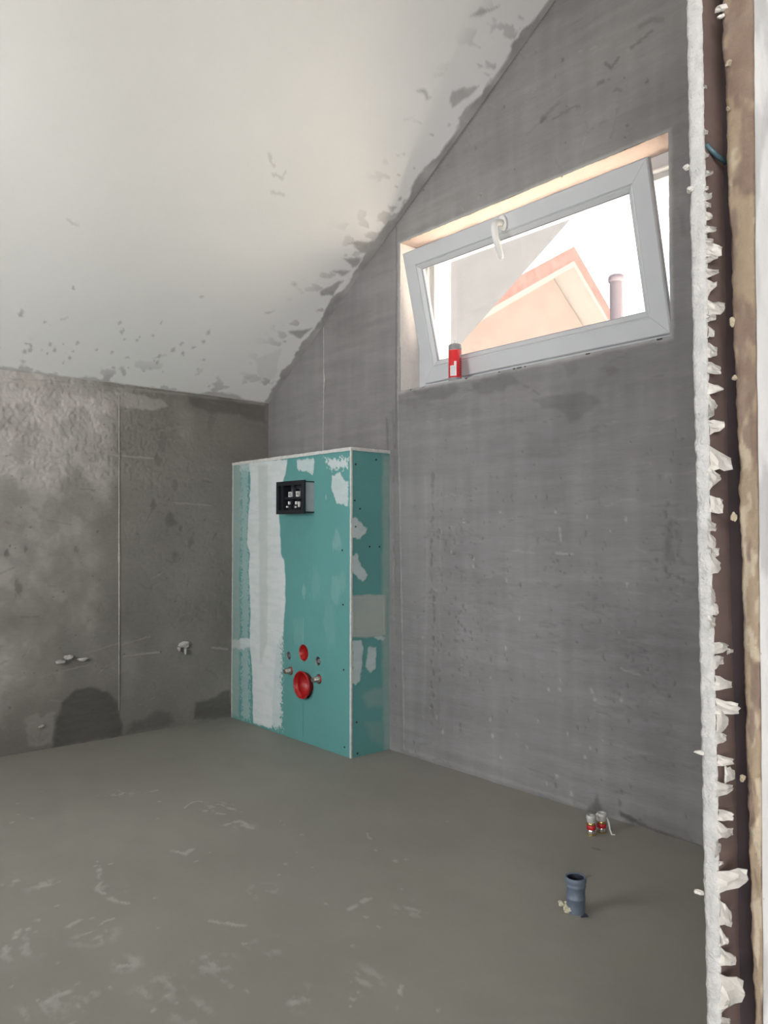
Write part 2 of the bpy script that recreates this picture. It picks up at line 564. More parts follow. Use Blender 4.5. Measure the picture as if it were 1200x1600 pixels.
kw.poly('pale', [K(*p) for p in ((0, 740), (60, 770), (75, 850), (0, 860))], .30, warp=.03, freq=12, soft=.02)
kw.poly('pale', [K(*p) for p in ((60, 780), (140, 770), (150, 840), (90, 845))], .25, warp=.03, freq=12, soft=.02)
for x, y, r, a in ((268, 812, .03, .45), (240, 790, .018, .4), (248, 720, .022, .35), (30, 918, .022, .45), (10, 865, .012, .5), (298, 848, .018, .35), (275, 758, .02, .3), (255, 690, .03, .22),
                   (283, 825, .012, .4), (120, 858, .012, .4), (40, 858, .01, .4), (275, 870, .02, .25), (330, 660, .03, .2)):
    kw.blob('dark', K(x, y), r, a, -.0015, asp=1.7, seed=int(x))
for k in range(40):
    x, y = rnd.uniform(0, 350), rnd.uniform(640, 1110)
    kw.blob('dark', K(x, y), rnd.uniform(.003, .006), .6, -.0015, seed=k)
for k, (pts, w, hh, a) in enumerate([([(0, 710), (80, 713), (150, 709), (240, 716)], .006, .002, .25), ([(190, 1008), (215, 1000), (235, 995)], .004, .0015, .3), ([(193, 1026), (250, 1019)], .005, .002, .35),
                                     ([(130, 1022), (186, 1005)], .004, .001, .2), ([(60, 1058), (150, 1036)], .004, .001, .25), ([(332, 1012), (355, 1014)], .006, .002, .45),
                                     ([(270, 785), (330, 790)], .004, .001, .25), ([(0, 594), (90, 598), (200, 607), (300, 618), (412, 632)], .008, .004, .25)]):
    kw.line('pale', [K(*p) for p in pts], w, a, hh, seed=k)
def strokes(sheet, conv, xr, yr, n, seed, ang=.35, wmax=.006):
    """short trowel drags: thin pale or dark streaks with a little relief"""
    r = np.random.default_rng(seed)
    for k in range(n):
        c = conv(r.uniform(*xr), r.uniform(*yr))
        a = r.normal(0, ang); L = r.uniform(.02, .11)
        b = r.normal(0, .25)
        pts = [(c[0] + L * t * math.cos(a + b * t), c[1] + L * t * math.sin(a + b * t)) for t in (-.5, -.2, .1, .5)]
        dk = r.random() < .5
        sheet.line('dark' if dk else 'pale', pts, r.uniform(.003, wmax), r.uniform(.15, .35) if dk else r.uniform(.06, .17), -.0006 if dk else .0007, warp=.004, freq=40, seed=k, brk=.42)
strokes(kw, K, (0, 350), (630, 1130), 70, 3, .5)
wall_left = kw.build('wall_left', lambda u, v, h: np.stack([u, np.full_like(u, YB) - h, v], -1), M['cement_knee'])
set_props(wall_left, 'low grey cement rendered knee wall under the ceiling', kind='structure')
body = box('wall_left_core', (XL - .3, YB + .02, -.3), (XW + .28, YB + .3, KNEE - .06), M['hall'], wall_left)
# plaster guide bead and lumps on it
zb = [K(186, y) for y in (618, 700, 800, 860, 870, 880, 1000, 1110)]
bm = bmesh.new()
tube(bm, [(p[0], YB - .001, p[1]) for p in zb], [.0024, .0019, .0025, .0032, .0056, .0032, .0022, .0019], 8)
from_bm('guide_bead', bm, M['lump'], wall_left, True)
for k, (x, y, sx, sz) in enumerate([(105, 1027, .026, .012), (92, 1033, .020, .007), (128, 1030, .022, .006), (287, 1008, .024, .012), (289, 1016, .010, .022), (64, 1134, .014, .008), (279, 1014, .006, .012)]):
    p = K(x, y)
    lump('plaster_blob', (p[0], YB - .006, p[1]), (sx * .75, .010, sz * .8), M['lump'], wall_left, seed=k, rough=.9)

# ---- gable wall with the window
gw = Sheet(steps((.2, .95, .15), (.95, 1.06, .02), (1.06, WY0 - .02, .0055), (WY0 - .02, WY0 + .02, .004), (WY0 + .02, WY1 - .02, .0055), (WY1 - .02, WY1 + .02, .004), (WY1 + .02, YB + .02, .0055)),
           steps((-.02, 0, .02), (0, WZ0 - .02, .0055), (WZ0 - .02, WZ0 + .02, .004), (WZ0 + .02, WZ1 - .02, .0055), (WZ1 - .02, WZ1 + .02, .004), (WZ1 + .02, 2.72, .0065), (2.72, 3.6, .12)), None)
U, V = gw.U, gw.V
G = lambda x, y: on(x, y, 0, XW)[[1, 2]]
gw.field('pale'); gw.field('dark')
gw.field('tone')[:] = .42 * (fbm(U * 2.4, V * 2.0, 51, 4) - .5) + .22 * (fbm(U * 5, V * 46, 52, 3) - .5) + .20 * (fbm(U * 26, V * 4, 53, 3) - .5)
gw.h[:] = .005 * (fbm(U * 2.2, V * 2.2, 54, 3) - .5) + .0008 * (fbm(U * 8, V * 55, 55, 3) - .5) + .0008 * (fbm(U * 40, V * 40, 56, 2) - .5)
rough_zone = sstep(.45, .75, fbm(U * 4 + 9, V * 3, 57, 3)) * sstep(.1, .4, V) * (1 - sstep(1.0, 1.3, V))
gw.h -= .0036 * rough_zone * sstep(.60, .75, fbm(U * 45, V * 75, 58, 3))
for k in range(110):
    x, y = rnd.uniform(640, 1080), rnd.uniform(680, 1290)
    gw.blob('dark', G(x, y), rnd.uniform(.003, .0065), .6, -.002, asp=rnd.uniform(.6, 2.0), seed=k)
for k in range(26):
    gw.blob('dark', G(rnd.uniform(640, 1060), rnd.uniform(60, 330)), rnd.uniform(.004, .007), .7, -.002, seed=k)
for y0, y1, st, x in ((745, 850, 9, 676), (855, 1130, 13, 675), (640, 1150, 27, 616)):
    for y in np.arange(y0, y1, st):
        gw.blob('dark', G(x + rnd.uniform(-3, 3), y + rnd.uniform(-4, 4)), rnd.uniform(.005, .012), rnd.uniform(.25, .7), -.003, asp=rnd.uniform(1, 2.5), seed=int(y))
for pts, a in (([(830, 625), (870, 618), (905, 612), (935, 622), (925, 640), (895, 660), (870, 640), (845, 636)], .42), ([(640, 612), (700, 600), (720, 604), (700, 622), (660, 628)], .42),
               ([(735, 600), (760, 590), (800, 585), (815, 598), (790, 606), (750, 615)], .42), ([(935, 575), (955, 570), (970, 578), (950, 588)], .42), ([(880, 572), (900, 566), (905, 575), (890, 588)], .35),
               ([(620, 625), (660, 618), (680, 632), (640, 640)], .30), ([(1040, 815), (1050, 812), (1054, 880), (1042, 880)], .45), ([(1060, 830), (1066, 828), (1068, 880), (1062, 880)], .35),
               ([(1058, 325), (1068, 322), (1068, 368), (1060, 368)], .35), ([(916, 1282), (930, 1240), (936, 1250), (950, 1294)], .75), ([(607, 640), (622, 640), (632, 1175), (610, 1165)], .22),
               ([(985, 1290), (1010, 1275), (1060, 1292), (1090, 1318), (1040, 1312)], .30), ([(740, 905), (790, 900), (800, 960), (750, 965)], .12)):
    gw.poly('dark', [G(*p) for p in pts], a, warp=.014, freq=26, soft=.008, seed=int(pts[0][0]))
for pts, w, a, h in (([(622, 380), (622, 640), (627, 900), (632, 1172)], .0045, .35, .0022), ([(612, 640), (616, 900), (618, 1160)], .006, .0, -.002), ([(950, 92), (957, 105), (965, 90)], .006, .0, 0),
                     ([(870, 865), (895, 866)], .006, .5, .001), ([(874, 825), (876, 845)], .006, .45, .001), ([(970, 1045), (1000, 1055)], .004, .3, .001),
                     ([(665, 745), (667, 900), (662, 1130)], .010, .06, .0012), ([(690, 745), (686, 900), (688, 1130)], .012, .05, .0012), ([(640, 1174), (760, 1210), (900, 1256), (985, 1287)], .010, .16, .0015)):
    gw.line('pale' if a else None, [G(*p) for p in pts], w, a, h, seed=int(w * 1e4))
for pts, w, a in (([(946, 98), (955, 106), (966, 90)], .007, .7), ([(986, 75), (1002, 62), (1019, 48)], .007, .6), ([(1000, 40), (1015, 30), (1034, 32)], .010, .35), ([(846, 186), (872, 160)], .011, .4),
                  ([(846, 188), (850, 184)], .012, .8), ([(865, 185), (898, 166), (905, 167)], .006, .5), ([(935, 130), (943, 126)], .008, .6), ([(960, 142), (962, 138), (970, 142)], .006, .5),
                  ([(970, 1272), (1010, 1292), (1060, 1312), (1094, 1324)], .010, .95), ([(604, 655), (606, 700)], .010, .5), ([(619, 355), (619, 700)], .007, .5), ([(412, 633), (506, 500), (620, 347), (700, 238), (865, 2)], .012, .75)):  # last polyline paints the shadow gap under the ceiling joint as dark colour
    gw.line('dark', [G(*p) for p in pts], w, a, -.001, warp=.003, seed=int(pts[0][0]))
for k in range(40):
    gw.blob('pale', G(rnd.uniform(640, 1000), rnd.uniform(800, 1250)), rnd.uniform(.004, .007), .5, .001, asp=1.5, seed=k)
# ragged rim around the opening
rim = np.maximum.reduce([WY0 - U, U - WY1, WZ0 - V, V - WZ1])
gw.h += .006 * (1 - sstep(.0, .012, np.abs(rim))) * (fbm(U * 60, V * 60, 59, 2) - .35)
gw.f['pale'] = np.maximum(gw.f['pale'], .7 * (1 - sstep(.002, .010 + .012 * fbm(U * 25, V * 25, 61, 2), np.abs(rim))))
jag = .0035 * 2 * (fbm(U * 45, V * 45, 62, 3) - .5)
snap = .006
uc, vc = (U[1:, 1:] + U[:-1, :-1]) / 2, (V[1:, 1:] + V[:-1, :-1]) / 2
jc = jag[:-1, :-1]
gw.keep &= ~((uc > WY0 + jc) & (uc < WY1 + jc) & (vc > WZ0 + jc - .001) & (vc < WZ1 + jc))
gw.keep &= vc < ceil_z(uc) + .03
strokes(gw, G, (640, 1080), (560, 1280), 170, 4, .22)
strokes(gw, G, (640, 1060), (40, 330), 30, 6, .8)
strokes(gw, G, (850, 1000), (960, 1030), 30, 8, .15)
for cx_, cy_, sx_, sy_, n_ in ((725, 850, 35, 45, 36), (735, 960, 28, 40, 40), (690, 900, 14, 60, 20), (1048, 850, 8, 30, 26), (1020, 1080, 25, 30, 18), (870, 850, 60, 40, 24), (925, 890, 10, 40, 16), (1050, 700, 12, 60, 14), (720, 1040, 40, 50, 16)):
    for k in range(n_):
        gw.blob('dark', G(rnd.normal(cx_, sx_), rnd.normal(cy_, sy_)), rnd.uniform(.003, .0075), rnd.uniform(.3, .65), -.0025, asp=rnd.uniform(.5, 2.2), seed=k)
wall_right = gw.build('wall_right', lambda u, v, h: np.stack([np.full_like(u, XW) - h, u, v], -1), M['cement_gable'])
set_props(wall_right, 'tall grey cement rendered gable wall with the window', kind='structure')
# solid body of the wall around the opening, and the reveal
Y0b, Y1b, XO = .2, YB + .3, 2.36
def prism_yz(bm, pts, x0, x1):
    a = [bm.verts.new((x0, y, z)) for y, z in pts]; b = [bm.verts.new((x1, y, z)) for y, z in pts]
    bm.faces.new(a); bm.faces.new(b[::-1])
    for k in range(len(pts)):
        bm.faces.new((a[k], b[k], b[(k + 1) % len(pts)], a[(k + 1) % len(pts)]))
bm = bmesh.new()
e = .012
prism_yz(bm, [(Y0b, -.3), (Y1b, -.3), (Y1b, WZ0 - e), (Y0b, WZ0 - e)], XW + .02, XO)
prism_yz(bm, [(Y0b, WZ0 - e), (WY0 - e, WZ0 - e), (WY0 - e, ceil_z(WY0)), (Y0b, ceil_z(Y0b))], XW + .02, XO)
prism_yz(bm, [(WY1 + e, WZ0 - e), (Y1b, WZ0 - e), (Y1b, ceil_z(Y1b)), (WY1 + e, ceil_z(WY1 + e))], XW + .02, XO)
prism_yz(bm, [(WY0 - e, WZ1 + e), (WY1 + e, WZ1 + e), (WY1 + e, ceil_z(WY1 + e)), (WY0 - e, ceil_z(WY0 - e))], XW + .02, XO)
from_bm('wall_core', bm, M['hall'], wall_right)
def reveal(name, p0, du, dv, nrm, nu, nv, seed):
    us, vs = np.linspace(0, 1, nu), np.linspace(0, 1, nv)
    U, V = np.meshgrid(us, vs, indexing='ij')
    p0, du, dv, nrm = map(np.array, (p0, du, dv, nrm))
    lu, lv = np.linalg.norm(du), np.linalg.norm(dv)
    h = .006 * (fbm(U * lu * 14, V * lv * 14, seed, 4) - .5)
    P = p0 + U[..., None] * du + V[..., None] * dv + h[..., None] * nrm
    P = P.reshape(-1, 3)
    idx = np.arange(nu * nv).reshape(nu, nv)
    q = np.stack([idx[:-1, :-1], idx[1:, :-1], idx[1:, 1:], idx[:-1, 1:]], -1).reshape(-1, 4)
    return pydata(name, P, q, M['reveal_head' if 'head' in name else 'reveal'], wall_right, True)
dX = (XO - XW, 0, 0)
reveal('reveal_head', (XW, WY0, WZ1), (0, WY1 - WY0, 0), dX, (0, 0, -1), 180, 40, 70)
reveal('reveal_sill', (XW, WY0, WZ0), (0, WY1 - WY0, 0), dX, (0, 0, .4), 180, 40, 71)
reveal('reveal_jamb', (XW, WY1, WZ0), (0, 0, WZ1 - WZ0), dX, (0, -1, 0), 90, 40, 72)
reveal('reveal_jamb', (XW, WY0, WZ0), (0, 0, WZ1 - WZ0), dX, (0, 1, 0), 90, 40, 73)
zs = [G(x, y) for x, y in ((506, 512), (506, 580), (507, 592), (506, 610), (505, 704), (505, 800))]
bm = bmesh.new()
tube(bm, [(XW - .001, p[0], p[1]) for p in zs], [.0017, .0015, .0036, .0018, .0017, .0015], 8)
from_bm('guide_bead', bm, M['lump'], wall_right, True)

# ---- sloping ceiling
cs = Sheet(steps((XL - .02, .2, .15), (.2, XW + .01, .006)), steps((.2, 1.1, .1), (1.1, YB + .02, .0055)), None)
U, V = cs.U, cs.V
C = lambda x, y: on_ceiling(x, y)[:2]
cs.field('pale'); cs.field('dark')
dg = XW - U                      # distance from the gable wall
db = (YB - V) * 1.19             # distance up from the knee wall
wob = fbm(U * 9, V * 9, 80, 4)
wob2 = fbm(U * 22 + 4, V * 22, 81, 3)
edge_g = 1 - sstep(-.006, .006, dg - (.022 + .085 * np.clip(wob - .42, 0, 1) + .05 * np.clip(wob2 - .5, 0, 1)))
edge_b = 1 - sstep(-.006, .006, db - (.004 + .10 * np.clip(wob - .47, 0, 1) + .04 * np.clip(wob2 - .55, 0, 1)))
cs.f['dark'] = np.maximum(edge_g * .85, edge_b * .65)
spots = (1 - sstep(.05, .30, dg)) * sstep(.66, .70, fbm(U * 13 + 2, V * 26, 83, 3)) + (1 - sstep(.02, .22, db)) * sstep(.66, .70, fbm(U * 16 + 2, V * 16, 84, 3))
cs.f['dark'] = np.maximum(cs.f['dark'], .5 * np.clip(spots, 0, 1))
cs.f['dark'] *= .62 + .5 * fbm(U * 18, V * 18, 90, 4)
for pts, a in (([(545, 378), (585, 376), (578, 398), (560, 395)], .75), ([(535, 405), (568, 402), (550, 418)], .7), ([(515, 424), (548, 422), (535, 432)], .65), ([(500, 455), (535, 438), (520, 462), (505, 462)], .75),
               ([(450, 520), (490, 512), (470, 530)], .7), ([(400, 560), (440, 545), (430, 590), (405, 600)], .12), ([(735, 24), (748, 14), (780, 10), (757, 22)], .6), ([(648, 142), (660, 141), (675, 150), (670, 153)], .55),
               ([(700, 160), (712, 140), (750, 132), (735, 150), (705, 170)], .6), ([(632, 188), (648, 182), (640, 186)], .4), ([(413, 490), (430, 486), (420, 491)], .55), ([(455, 442), (463, 443), (462, 446)], .45), ([(608, 320), (618, 325), (612, 332)], .6)):
    cs.poly('dark', [C(*p) for p in pts], a, warp=.012, freq=30, soft=.006, seed=int(pts[0][0]))
for k, pts in enumerate([[(425, 272), (441, 279), (446, 270)], [(420, 240), (428, 262)], [(425, 300), (445, 305)], [(105, 345), (122, 350)], [(95, 500), (105, 497)], [(240, 560), (260, 555)]]):
    cs.line('dark', [C(*p) for p in pts], .006, .22, .0015, warp=.006, seed=k)
for k in range(46):
    x, y = rnd.uniform(0, 330), 560 - abs(rnd.normal(0, 45))
    cs.blob('dark', C(x, y + x * .1), rnd.uniform(.004, .011), .45, .001, asp=rnd.uniform(.5, 2), seed=k)
cs.field('tone')[:] = .05 * (fbm(U * 3, V * 3, 86, 3) - .5)
cs.h[:] = .004 * (fbm(U * 2.4, V * 2.4, 87, 3) - .5) + .004 * cs.f['dark'] * (fbm(U * 40, V * 40, 88, 2) - .3)
NL = math.hypot(1, SLOPE)
def ceil_pos(u, v, h):
    return np.stack([u, v - h * SLOPE / NL, ceil_z(v) - h / NL], -1)
ceiling = cs.build('ceiling', ceil_pos, M['ceiling'])
set_props(ceiling, 'sloping white plastered ceiling with cement smears along its edges', kind='structure')
bm = bmesh.new()
prism_yz(bm, [(.2, ceil_z(.2) + .03), (YB + .75, ceil_z(YB + .75) + .03), (YB + .75, ceil_z(YB + .75) + .30), (.2, ceil_z(.2) + .30)], XL - .3, 2.36)
from_bm('roof_build_up', bm, M['hall'], ceiling)
bm = bmesh.new()
prism_yz(bm, [(.0, ceil_z(.0) + .01), (YB + .75, ceil_z(YB + .75) + .01), (YB + .75, ceil_z(YB + .75) + .30), (.0, ceil_z(.0) + .30)], 2.362, 2.905)
from_bm('roof_overhang', bm, M['soffit'], ceiling)
box('left_roof_end', (XL - .3, .2, -.3), (XL - .02, 1.2, 3.6), M['hall'], ceiling)

# ---- far left end wall of the room, with its window opening, and the hall behind the camera
boxes('wall_end', [((XL - .3, 1.2, -.3), (XL - .02, 2.3, .6)), ((XL - .3, 1.2, 1.65), (XL - .02, 2.3, 3.0)), ((XL - .3, 2.3, -.3), (XL - .02, YB + .3, 2.4))], M['hall'])
set_props(bpy.data.objects['wall_end'], 'plain plastered end wall outside the picture', kind='structure')
boxes('wall_behind', [((-4.2, -3.4, -.3), (2.36, -3.1, 2.9))], M['hall'])
set_props(bpy.data.objects['wall_behind'], 'plain plastered hall wall behind the doorway', kind='structure')
boxes('wall_hall', [((-4.2, -3.1, -.3), (-3.9, -2.6, 2.9)), ((-4.2, -.5, -.3), (-3.9, .3, 2.9)), ((-4.2, -2.6, -.3), (-3.9, -.5, .8)), ((-4.2, -2.6, 2.3), (-3.9, -.5, 2.9))], M['hall'])
set_props(bpy.data.objects['wall_hall'], 'hall wall with a wide window outside the picture', kind='structure')
boxes('wall_hall_side', [((2.08, -3.1, -.3), (2.36, .2, 2.9))], M['hall'])
set_props(bpy.data.objects['wall_hall_side'], 'hall side wall outside the picture', kind='structure')
box('ceiling_hall', (-4.2, -3.4, 2.7), (2.36, .26, 2.9), M['hall'])
set_props(bpy.data.objects['ceiling_hall'], 'flat white hall ceiling outside the picture', kind='structure')

# ---- partition with the cut doorway edge at the right of the picture
wall_front = empty('wall_front', (XJ, .29, 0))
set_props(wall_front, 'cut plasterboard and particleboard partition edge beside the doorway', kind='structure')
LEFT_G = [(0, 1071), (400, 1078), (800, 1087), (1200, 1095), (1600, 1103)]
RIGHT_G = [(0, 1095), (400, 1103), (800, 1108), (1200, 1119), (1600, 1126)]
LEFT_O = [(0, 1126), (400, 1140), (800, 1155), (1200, 1164), (1600, 1177)]
RIGHT_O = [(0, 1175), (400, 1178), (800, 1183), (1200, 1187), (1600, 1190)]
def y_at(tab, zz, xx=XJ):
    pts = [on(x, y, 0, xx) for y, x in tab]
    z = [p[2] for p in pts][::-1]; yy = [p[1] for p in pts][::-1]
    s = np.polyfit(z, yy, 1)
    return np.where((zz < z[0]) | (zz > z[-1]), np.polyval(s, np.clip(zz, z[0] - .5, z[-1] + .4)), np.interp(zz, z, yy))
def edge_board(name, tl, tr, x0, depth, mat, amp, freq, seed, z0=0.0, z1=2.2, side_mat=None, blotch=False, nz=1300, nw=9, ragged=.0006):
    """a board seen on its rough sawn edge (facing -X), running away to +X"""
    zz = np.linspace(z0, z1, nz)
    yl, yr = y_at(tl, zz), y_at(tr, zz)
    yl = yl + ragged * 2 * (fbm(zz * 130, zz * 0 + 3, seed, 4) - .5); yr = yr + ragged * 2 * (fbm(zz * 110, zz * 0 + 9, seed + 4, 4) - .5)
    w = np.linspace(0, 1, nw)
    Z, Wd = np.meshgrid(zz, w, indexing='ij')
    Y = yl[:, None] * (1 - Wd) + yr[:, None] * Wd
    X = x0 + amp * (fbm(Z * freq, Wd * 1.6 + 3, seed + 8, 4) - .5) + .002 * (np.abs(Wd - .5) * 2) ** 4
    P = np.stack([X, Y, Z], -1).reshape(-1, 3)
    idx = np.arange(nz * nw).reshape(nz, nw)
    q = np.stack([idx[:-1, :-1], idx[1:, :-1], idx[1:, 1:], idx[:-1, 1:]], -1).reshape(-1, 4)
    back0, back1 = P.reshape(nz, nw, 3)[:, 0].copy(), P.reshape(nz, nw, 3)[:, -1].copy()
    back0[:, 0] += depth; back1[:, 0] += depth
    n = len(P)
    P = np.concatenate([P, back0, back1])
    i = np.arange(nz - 1)
    s1 = np.stack([idx[:-1, 0], n + i, n + i + 1, idx[1:, 0]], -1)
    s2 = np.stack([idx[:-1, -1], idx[1:, -1], n + nz + i + 1, n + nz + i], -1)
    o = pydata(name, P, np.concatenate([q, s1, s2]), mat, wall_front, True)
    if blotch:      # brown strands and pale glue smears on the sawn edge
        pad = np.zeros(2 * nz)
        Yw = Wd * .02
        for nm, fld in (('dark', .85 * sstep(.50, .58, fbm(Z * 22, Yw * 60 + 2, seed + 30, 4))), ('pale', .8 * sstep(.56, .63, fbm(Z * 34 + 7, Yw * 90, seed + 34, 4)))):
            at = o.data.attributes.new(nm, 'FLOAT', 'POINT')
            at.data.foreach_set('value', np.concatenate([fld.ravel(), pad]).astype(np.float32))
    if side_mat:
        o.data.materials.append(side_mat)
        mi = np.zeros(len(o.data.polygons), np.int32); mi[len(q):] = 1
        o.data.polygons.foreach_set('material_index', mi)
    return o
edge_board('plasterboard', LEFT_G, RIGHT_G, XJ, .9, M['gypsum'], .0035, 150, 100, side_mat=M['board_paper'])
edge_board('particleboard', LEFT_O, RIGHT_O, XJ + .001, .9, M['osb'], .006, 45, 110, ragged=.0010, blotch=True)
zz = np.linspace(0, 2.2, 40)
yg, yo = y_at(RIGHT_G, zz), y_at(LEFT_O, zz)
st_v = [(XJ + .034, a + .001, z) for a, z in zip(yg, zz)] + [(XJ + .034, a - .001, z) for a, z in zip(yo, zz)]
pydata('stud', st_v, [(k, k + 1, 41 + k, 40 + k) for k in range(39)], M['stud'], wall_front, True)
# plastered face towards the hall
def plaster_face():
    us = np.concatenate([np.linspace(0, .08, 24), np.linspace(.1, 1.45, 6)]); zz = np.linspace(0, 2.2, 420)
    Uu, Z = np.meshgrid(us, zz, indexing='ij')
    Y = y_at(RIGHT_O, zz)[None, :] - .0006 - .003 * (fbm(Uu * 40, Z * 22, 120, 4) - .3) * sstep(0, .01, Uu)
    X = XJ + .002 + Uu + .002 * (fbm(Z * 40, Z * 0, 121, 3) - .5) * (Uu < .01)
    P = np.stack([X, Y, Z], -1).reshape(-1, 3)
    idx = np.arange(P.shape[0]).reshape(Uu.shape)
    q = np.stack([idx[:-1, :-1], idx[1:, :-1], idx[1:, 1:], idx[:-1, 1:]], -1).reshape(-1, 4)
    o = pydata('hall_plaster_face', P, q, None, wall_front, True)
    at = o.data.attributes.new('dark', 'FLOAT', 'POINT')
    at.data.foreach_set('value', (.65 * sstep(.50, .62, fbm(Uu * 30, Z * 14, 123, 4))).ravel().astype(np.float32))
    o.data.materials.append(plaster('blotchy_white_plaster', (.60, .60, .61), (.7, .7, .7), (.36, .36, .37), bump=.3, mottle=.08))
plaster_face()
box('partition_end', (XJ + .45, .24, 0), (XW - .01, .325, 3.4), M['hall'], wall_front)
boxes('partition_rest', [((XL - .3, .24, 0), (-.35, .325, 3.4)), ((-.35, .24, 2.2), (XJ + .45, .325, 3.4))], M['hall'], wall_front)
# torn paper flaps along the sawn plasterboard edge: (x, y, width, height) in photo pixels
FLAPS = [(1103, 205, 6, 8), (1102, 135, 5, 6), (1104, 242, 6, 10), (1108, 272, 12, 12), (1103, 294, 8, 10), (1106, 308, 12, 12), (1106, 318, 10, 12), (1107, 337, 12, 16), (1111, 358, 16, 12), (1109, 375, 12, 8), (1117, 389, 26, 24),
         (1112, 405, 18, 16), (1113, 429, 20, 16), (1113, 452, 14, 26), (1120, 483, 28, 26), (1112, 498, 14, 12), (1110, 517, 12, 18), (1112, 545, 16, 22), (1115, 573, 22, 18), (1118, 606, 26, 20),
         (1114, 627, 14, 26), (1111, 647, 10, 16), (1120, 670, 26, 24), (1127, 712, 34, 38), (1117, 752, 18, 36), (1120, 786, 20, 26), (1110, 816, 18, 26), (1111, 842, 16, 24), (1115, 860, 18, 20),
         (1118, 882, 16, 34), (1113, 925, 10, 42), (1117, 948, 12, 22), (1111, 976, 14, 24), (1126, 1013, 24, 18), (1142, 1018, 8, 8), (1122, 1037, 18, 22), (1130, 1066, 28, 22), (1137, 1103, 38, 22),
         (1130, 1132, 16, 46), (1126, 1156, 20, 18), (1134, 1188, 24, 18), (1142, 1212, 12, 26), (1132, 1232, 28, 30), (1133, 1272, 26, 18), (1132, 1298, 26, 28), (1121, 1330, 10, 24), (1126, 1351, 8, 8),
         (1145, 1382, 46, 38), (1135, 1425, 18, 36), (1132, 1464, 14, 28), (1137, 1494, 26, 28), (1144, 1548, 38, 56), (1131, 1576, 16, 24), (1133, 1597, 16, 16)]
def flap(x, y, w, h, seed):
    r = random.Random(seed)
    n = 5
    gx = np.linspace(0, 1, n); rows = []
    w *= 1.2; h *= 1.2
    x_in = x - w * .66
    pts = []
    lean = r.uniform(-.35, .35)
    tip = r.uniform(.15, .6)
    for j, v in enumerate(np.linspace(-.5, .5, n)):
        for i, t in enumerate(gx):
            wid = (1 - (1 - tip) * t)
            px_ = x_in + w * 1.05 * t + w * .06 * r.uniform(-1, 1)
            py_ = y + h * (v * wid + lean * t * .8) + h * .07 * r.uniform(-1, 1)
            curl = .010 * t * t * r.choice([1, 1, 1.4]) * (1 if seed % 3 else .4) + .0015 * r.uniform(-1, 1) + .005 * v * v
            p = on(px_, py_, 0, XJ + .003 - curl)
            pts.append(p)
    pts = np.array(pts)
    back = pts + np.array([.0011, .0003, 0])
    F_ = []
    for j in range(n - 1):
        for i in range(n - 1):
            a = j * n + i
            F_.append((a, a + 1, a + n + 1, a + n)); F_.append((a + n * n, a + n + n * n, a + n + 1 + n * n, a + 1 + n * n))
    rimi = [i for i in range(n)] + [n * k + n - 1 for k in range(1, n)] + [n * n - 1 - i for i in range(1, n)] + [n * k for k in range(n - 2, 0, -1)]
    for k in range(len(rimi)):
        a, b = rimi[k], rimi[(k + 1) % len(rimi)]
        F_.append((a, a + n * n, b + n * n, b))
    pydata('paper_flap', np.concatenate([pts, back]), F_, M['paper'], wall_front, False)
for k, a in enumerate(FLAPS):
    flap(*a, 500 + k)
for k, (x, y, r_) in enumerate([(1091, 1393, .0028), (1093, 1176, .002), (1079, 296, .003), (1073, 262, .003), (1124, 12, .003), (1127, 25, .0025)]):
    p = on(x, y, 0, XJ)
    lump('gypsum_crumb', p, (r_, r_ * 1.3, r_ * .8), M['paper'], wall_front, seed=k + 20, rough=.8, sub=2)
for k, (x, y, w, h) in enumerate([(1140, 98, 9, 10), (1138, 170, 6, 8), (1144, 503, 8, 12), (1150, 590, 6, 8), (1147, 806, 7, 14), (1160, 1215, 8, 10)]):
    p = on(x, y, 0, XJ)
    lump('adhesive_dab', p, (.0022, w * .5 / 2000, h * .5 / 2000 * .9), M['adhesive'], wall_front, seed=k + 60, rough=.7, sub=3)
a, b = on(1103, 226, 0, XJ + .004), on(1135, 254, 0, XJ + .022)
bm = bmesh.new(); tube(bm, [a, (a + b) / 2 + np.array([0, 0, -.0012]), b], .0022, 8)
from_bm('cable', bm, M['tape'], wall_front, True)

# ================================================================== WINDOW
window = empty('window_1', (2.16, (WY0 + WY1) / 2, WZ0))
set_props(window, 'white plastic tilting window with sash tilted into the room', kind='structure')
def frame_rails(name, mat, w, h, prof, xf, gap=.0004, parent=window, bevel=0):
    """four mitred members; prof = closed list of (inset, depth); xf maps (u, v, depth) to the place"""
    for side in range(4):
        vs = []
        for end in (0, 1):
            for d, t in prof:
                g = gap
                if side == 0: u, v = ((d + g, d) if end == 0 else (w - d - g, d))
                elif side == 1: u, v = ((w - d, d + g) if end == 0 else (w - d, h - d - g))
                elif side == 2: u, v = ((w - d - g, h - d) if end == 0 else (d + g, h - d))
                else: u, v = ((d, h - d - g) if end == 0 else (d, d + g))
                vs.append(xf(u, v, t))
        n = len(prof)
        bm = bmesh.new()
        bv = [bm.verts.new(v) for v in vs]
        for k in range(n):
            bm.faces.new((bv[k], bv[(k + 1) % n], bv[n + (k + 1) % n], bv[n + k]))
        bm.faces.new(bv[:n]); bm.faces.new(bv[n:])
        from_bm(name, bm, mat, parent)
SW0, SW1 = 1.190, 2.238     # sash along Y
SB = np.array([2.160, 1.444])  # x, z of the sash's lower inner edge
ST = np.array([2.037, 1.936])  # upper
SH = float(np.hypot(*(ST - SB)))
vd = (ST - SB) / SH
nd = np.array([vd[1], -vd[0]])   # depth direction, outward
def sx(u, v, t):
    p = SB + vd * v + nd * t
    return (p[0], SW1 - u, p[1])
SWD = SW1 - SW0
